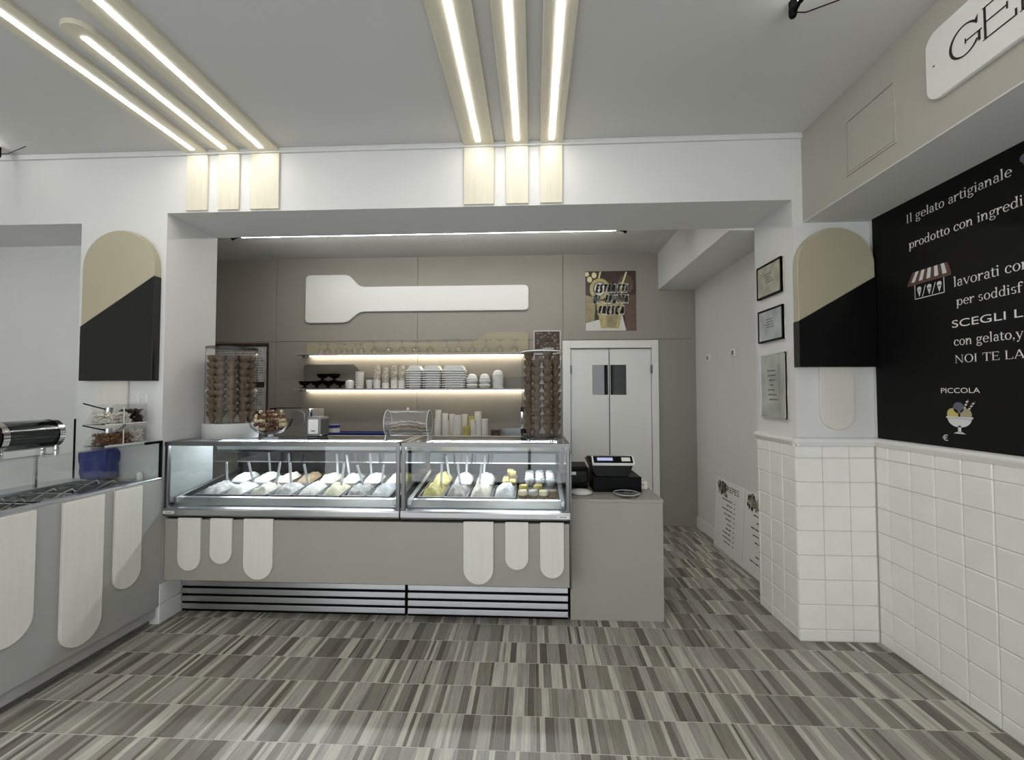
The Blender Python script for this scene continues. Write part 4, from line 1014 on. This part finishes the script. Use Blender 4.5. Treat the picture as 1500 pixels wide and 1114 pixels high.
# blue tray and blue pot
t = thing('blue_tray', 'long dark blue plastic crate on the back counter', 'crate', (-2.0, 5.0, BC))
part('tray_floor', MB().box(-2.36, -1.66, 4.86, 5.1, BC, BC + .01), 'blue', t)
for b in ((-2.36, -1.66, 4.86, 4.87), (-2.36, -1.66, 5.09, 5.10), (-2.36, -2.35, 4.87, 5.09), (-1.67, -1.66, 4.87, 5.09)): part('tray_wall', MB().box(*b, BC, BC + .175), 'blue', t)
part('tray_rim', MB().box(-2.37, -1.65, 4.85, 4.872, BC + .165, BC + .178), 'blue', t, bevel=.003)
t = thing('glass_jar', 'small glass jar with blue lid standing in the blue crate', 'jar', (-2.28, 4.98, BC + .0102))
part('jar_body', MB().lathe([(.055, 0), (.062, .01), (.062, .2), (.055, .22)], 20, (-2.28, 4.98, BC + .0102)), 'acrylic_clear', t, smooth=.7); part('jar_lid', MB().lathe([(.064, .215), (.066, .22), (.066, .245), (.05, .252), (.004, .254)], 20, (-2.28, 4.98, BC + .0102)), 'blue', t, smooth=.7)
# chrome machine on the back counter
t = thing('coffee_grinder', 'boxy chrome kitchen machine with a rounded inset on back counter', 'machine', (-2.72, 4.95, BC))
part('housing', MB().prism(rrect(-2.90, -2.50, BC, 1.395, .03), 'Y', 4.86, 5.15), 'chrome', t, bevel=.006)
part('inset', MB().prism(rrect(-2.72, -2.56, 1.20, 1.365, .05), 'Y', 4.852, 4.862), 'steel', t, bevel=.003)
part('top_cover', MB().box(-2.98, -2.74, 4.88, 5.13, 1.37, 1.40), 'black', t, bevel=.004)
part('side_trim', MB().box(-2.499, -2.478, 4.87, 5.14, 1.0, 1.39), 'counter_grey', t, bevel=.003); part('indicator', MB().box(-2.497, -2.482, 4.866, 4.871, 1.29, 1.35), 'blue', t)
t = thing('steel_stand', 'slim steel stand with black clips beside the footed cone dispenser', 'stand', (-.09, 4.95, BC))
part('post', MB().box(-.14, -.12, 4.94, 4.96, BC, 1.40), 'chrome', t); part('post', MB().box(-.075, -.055, 4.94, 4.96, BC, 1.40), 'chrome', t)
for z in (1.12, 1.36): part('clip', MB().box(-.145, -.05, 4.93, 4.97, z, z + .05), 'black', t)
part('foot', MB().box(-.17, -.03, 4.88, 5.02, BC, BC + .012), 'steel_dark', t)

# ================================================================== LEFT TOPPING COUNTER
XL = -2.537; CT = .977
t = thing('topping_counter', 'grey topping counter with steel wells along the left side', 'counter', (-2.9, 2.0, 0))
part('front_panel', MB().box(XL - .02, XL, .6, 2.9285, .119, CT).box(XL - .0075, XL, 2.9285, 2.9445, .119, CT + .012), 'counter_grey', t, bevel=.002)
part('kick_plate', MB().box(-2.62, -2.60, .6, 2.928, 0, .12), 'kick_grey', t)
part('cabinet', MB().box(-3.2, XL - .02, .6, 2.928, .05, .80), 'counter_grey', t)
part('back_rim', MB().box(-3.22, -3.05, .6, 2.928, .80, CT), 'steel', t, bevel=.003)
part('front_rim', MB().box(XL - .05, XL + .003, .6, 2.928, CT - .002, CT + .012), 'steel', t, bevel=.004)
part('end_rim', MB().box(-3.05, XL - .05, 2.86, 2.928, .80, CT), 'steel', t, bevel=.003)
part('well_liner', MB().box(-3.05, XL - .05, .6, 2.86, .80, .806), 'steel_dark', t)
for k in range(9):
    y = 2.80 - k * .25
    part('well_bar', MB().box(-3.05, XL - .05, y - .03, y - .015, CT - .03, CT - .012), 'chrome', t)
# sneeze guard
t = thing('sneeze_guard', 'clear glass sneeze guard with black end bracket on topping counter', 'glass guard', (-2.6, 2.0, CT))
part('front_pane', MB().box(XL - .012, XL - .004, .6, 2.915, CT + .0125, 1.2255), 'glass', t)
part('top_shelf', MB().box(-3.085, XL - .002, .6, 2.915, 1.226, 1.234), 'glass', t)
part('end_post', MB().box(XL - .014, XL + .002, 2.915, 2.928, CT + .0125, 1.236), 'black', t); part('end_clip', MB().box(XL - .014, XL + .002, 2.80, 2.928, 1.222, 1.2375), 'black', t)
part('rear_leg', MB().box(-3.08, -3.065, 2.6, 2.615, CT + .0003, 1.226), 'chrome', t); part('rear_leg', MB().box(-3.08, -3.065, 1.4, 1.415, CT + .0003, 1.226), 'chrome', t)
# topping pans with ladles
pmat('topping_dark', '#2a211b', .4, var=.5, scale=60, bump=.4, bscale=90); pmat('topping_white', '#d9d4c8', .6, var=.2, scale=70, bump=.4, bscale=90); pmat('topping_brown', '#6b4c34', .6, var=.5, scale=70, bump=.4, bscale=90)
lb = ['dark sauce', 'pale crumble', 'brown crumble', 'dark sauce', 'brown crumble', 'pale crumble']
for k in range(6):
    y = 2.665 - k * .25 - .0; x = -2.84
    mt = ('topping_dark', 'topping_white', 'topping_brown')[(0, 1, 2, 0, 2, 1)[k]]
    pt = thing('topping_pan', 'steel pan of %s sunk in the topping counter' % lb[k], 'pan', (x, y, .806), 'topping pans in the counter')
    q = MB(); a, b = .195, .10
    q.box(x - a, x + a, y - b, y + b, .807, .811).box(x - a, x - a + .004, y - b, y + b, .811, CT - .01).box(x + a - .004, x + a, y - b, y + b, .811, CT - .01).box(x - a, x + a, y - b, y - b + .004, .811, CT - .01).box(x - a, x + a, y + b - .004, y + b, .811, CT - .01)
    part('pan', q, 'chrome', pt)
    fz = MB(); nx = 8
    for j in range(nx + 1):
        for i in range(nx + 1):
            u, v = i / nx * 2 - 1, j / nx * 2 - 1; fz.v.append((x + u * (a - .005), y + v * (b - .005), .90 + .03 * noise.noise(Vector((u * 2 + k, v * 2, k)))))
    for j in range(nx):
        for i in range(nx):
            s0 = j * (nx + 1) + i; fz.f.append((s0, s0 + 1, s0 + nx + 2, s0 + nx + 1))
    part('topping', fz, mt, pt, smooth=2)
    for s in (-.06, .05):
        ld = thing('ladle', 'small chrome ladle with hooked handle resting in topping pan', 'ladle', (x + s, y, .91), 'ladles in the topping pans')
        hx = x + s
        part('handle', MB().tube([(hx, y, .915), (hx + .05, y + .01, .96), (hx + .12, y + .02, 1.0), (hx + .15, y + .02, 1.012), (hx + .165, y + .02, 1.0), (hx + .16, y + .02, .988)], .004, 8), 'chrome', ld, smooth=1)
        part('cup', MB().lathe([(.004, -.02), (.018, -.016), (.024, 0), (.022, 0), (.016, -.013), (.003, -.016)], 14, (hx - .01, y, .922)), 'chrome', ld, smooth=1)
# drum-shaped holder
dx, dr, ya, yb = -2.765, .078, 2.13, 2.43; dz = 1.2345 + .018 + dr
t = thing('drum_holder', 'smoky clear drum-shaped holder with chrome hoops on the glass shelf', 'container', (dx, 2.28, 1.2345))
part('drum', MB().lathe([(dr, ya), (dr, yb), (dr - .003, yb), (dr - .003, ya)], 40, (dx, 0, dz), 'Y', cap=False), 'glass_dark', t, smooth=.8)
for y in (ya, yb - .03): part('hoop', MB().lathe([(dr + .003, y), (dr + .003, y + .03), (dr - .004, y + .03), (dr - .004, y)], 40, (dx, 0, dz), 'Y', cap=False), 'chrome', t, smooth=.8)
part('end_disc', MB().lathe([(dr - .003, ya + .006), (dr - .003, ya + .012)], 40, (dx, 0, dz), 'Y'), 'black', t); part('end_disc', MB().lathe([(dr - .003, yb - .012), (dr - .003, yb - .006)], 40, (dx, 0, dz), 'Y'), 'steel_dark', t)
part('core', MB().lathe([(.05, ya + .02), (.05, yb - .02)], 24, (dx, 0, dz), 'Y'), 'steel_dark', t, smooth=.7)
for a in (.4, 1.9, 3.6, 5.1): part('tie_rod', MB().tube([(dx + (dr + .001) * math.cos(a), ya, dz + (dr + .001) * math.sin(a)), (dx + (dr + .001) * math.cos(a), yb, dz + (dr + .001) * math.sin(a))], .004, 8), 'chrome', t, smooth=1)
for y in (ya + .015, yb - .015):
    for s in (-.04, .04): part('foot', MB().lathe([(.012, 0), (.014, .008), (.010, .03)], 12, (dx + s, y, 1.2345)), 'chrome', t, smooth=.8)
# two-tier topping bin
def bits(seed, x0, x1, y0, y1, z0, z1, n, mt, parent, s=.012, long=2.2):
    rn = random.Random(seed); m2 = MB()
    for k in range(n):
        c = Vector((rn.uniform(x0 + s, x1 - s), rn.uniform(y0 + s, y1 - s), rn.uniform(z0, z1)))
        rot = Matrix.Rotation(rn.uniform(0, 6), 4, 'Z') @ Matrix.Rotation(rn.uniform(-.6, .6), 4, 'Y')
        q = MB().box(-s * long / 2, s * long / 2, -s / 3, s / 3, -s / 3, s / 3)
        b0 = len(m2.v); m2.v += [tuple(rot @ Vector(v) + c) for v in q.v]; m2.f += [tuple(b0 + i for i in f) for f in q.f]
    o = part('topping', m2, mt, parent); o['kind'] = 'stuff'; return o
t = thing('topping_dispenser', 'two-tier clear topping dispenser with scoops on the glass shelf', 'dispenser', (-2.66, 2.74, 1.2345))
X0, X1 = -2.74, -2.60
for i, (z0, z1) in enumerate(((1.2345, 1.36), (1.365, 1.50))):
    bn = MB().box(X0, X1, 2.58, 2.87, z0, z0 + .004).box(X0, X0 + .003, 2.63, 2.87, z0, z1 - .01).box(X1 - .003, X1, 2.63, 2.87, z0, z1 - .01).box(X0, X1, 2.867, 2.87, z0, z1).box(X0, X1, 2.785, 2.788, z0, z1 - .01)
    bn.prism([(2.58, z0), (2.583, z0), (2.635, z1 - .05), (2.632, z1 - .05)], 'X', X0, X1)
    part('bin', bn, 'acrylic', t)
    part('divider', MB().box(X1 - .004, X1 + .001, 2.70, 2.704, z0, z1 - .03), 'white_plastic', t)
    part('shelf_edge', MB().box(X1 - .002, X1 + .001, 2.58, 2.87, z0, z0 + .006), 'white_plastic', t)
    a, b = (('topping_brown', 'topping_white') if i == 0 else ('topping_white', 'topping_dark'))
    bits(i, X0 + .004, X1 - .004, 2.605, 2.78, z0 + .01, z0 + .07, 420, a, t); bits(i + 5, X0 + .004, X1 - .004, 2.792, 2.864, z0 + .01, z0 + .09, 260, b, t, .010, 1.6)
    sc_ = thing('topping_scoop', 'small scoop with dark handle in the %s bin of topping dispenser' % ('lower' if i == 0 else 'upper'), 'scoop', (-2.67, 2.62, z0 + .08))
    part('handle', MB().tube([(-2.67, 2.652, z0 + .094), (-2.665, 2.58, z0 + .112), (-2.66, 2.50, z0 + .134)], .004, 8), 'black', sc_, smooth=1)
    part('scoop_cup', MB().lathe([(.004, 0), (.02, .004), (.022, .04), (.019, .04), (.017, .006), (.003, .003)], 14, (-2.67, 2.667, z0 + .066)), 'steel', sc_, smooth=1)
hd = MB().tube([(X1, 2.80 + .0, 1.50)] + [(X1 - .003, 2.83 + .035 * math.cos(a), 1.545 + .02 * math.sin(a)) for a in [PI - PI * k / 6 for k in range(7)]] + [(X1, 2.866, 1.50)], .0025, 6)
part('carry_handle', hd, 'white_plastic', t, smooth=1)
# blue bag
mb = MB(); nx, ny, nz = 8, 4, 9
bb = bmesh.new(); bmesh.ops.create_cube(bb, size=1); bmesh.ops.subdivide_edges(bb, edges=bb.edges, cuts=7, use_grid_fill=True)
for v in bb.verts:
    p = v.co.copy(); n = noise.noise(p * 3.1) * .5 + noise.noise(p * 7) * .25
    top = max(0, p.z) * .12
    q = Vector((p.x * .185, p.y * .09, p.z * .19)); rr = p.normalized()
    v.co = q * (1.06 - .22 * (p.length - .5)) + rr * n * .03 + Vector((0, 0, .028 if (p.z > .35 and .02 < p.x < .38) else 0))
zmin = min(v.co.z for v in bb.verts); ymax = max(v.co.y for v in bb.verts); k = min(1, .243 / (max(v.co.z for v in bb.verts) - zmin))
for v in bb.verts: v.co.z = (v.co.z - zmin) * k; v.co.y -= ymax
me = bpy.data.meshes.new('bag'); bb.to_mesh(me); bb.free(); me.materials.append(MATS['blue'])
for p in me.polygons: p.use_smooth = True
o = link('blue_bag', me, None, None, (-2.925, 2.927, CT + .0002)); tag(o, 'crumpled dark blue plastic bag behind the sneeze guard', 'bag')
single('salt_pot', MB().lathe([(.018, 0), (.02, .03), (.014, .045), (.004, .048)], 16, (-2.665, 2.895, CT)), 'white_plastic', 'small white plastic pot in the corner of topping counter', 'pot', smooth=.8)
# stick boards on the topping counter
for y0, y1, z0, lb_ in ((1.93, 2.153, .341, 'broad cream stick board on topping counter, mid-length, furthest from the cases'), (2.284, 2.512, .158, 'longest broad cream stick board on the topping counter front'), (2.582, 2.765, .353, 'narrower short cream stick board on topping counter nearest the cases')):
    single('stick_board', MB().prism(stick(y0, y1, z0, .966, 20), 'X', XL + .0002, XL + .018), 'plank_cream', lb_, 'board', 'cream stick boards on the topping counter', bevel=.002, seg=1)
# corner guard of the niche
single('corner_strip', MB().box(-3.174, -3.166, 2.922, 2.932, CT, 1.385), 'black', 'thin upright black strip on the niche corner above topping counter', 'strip')
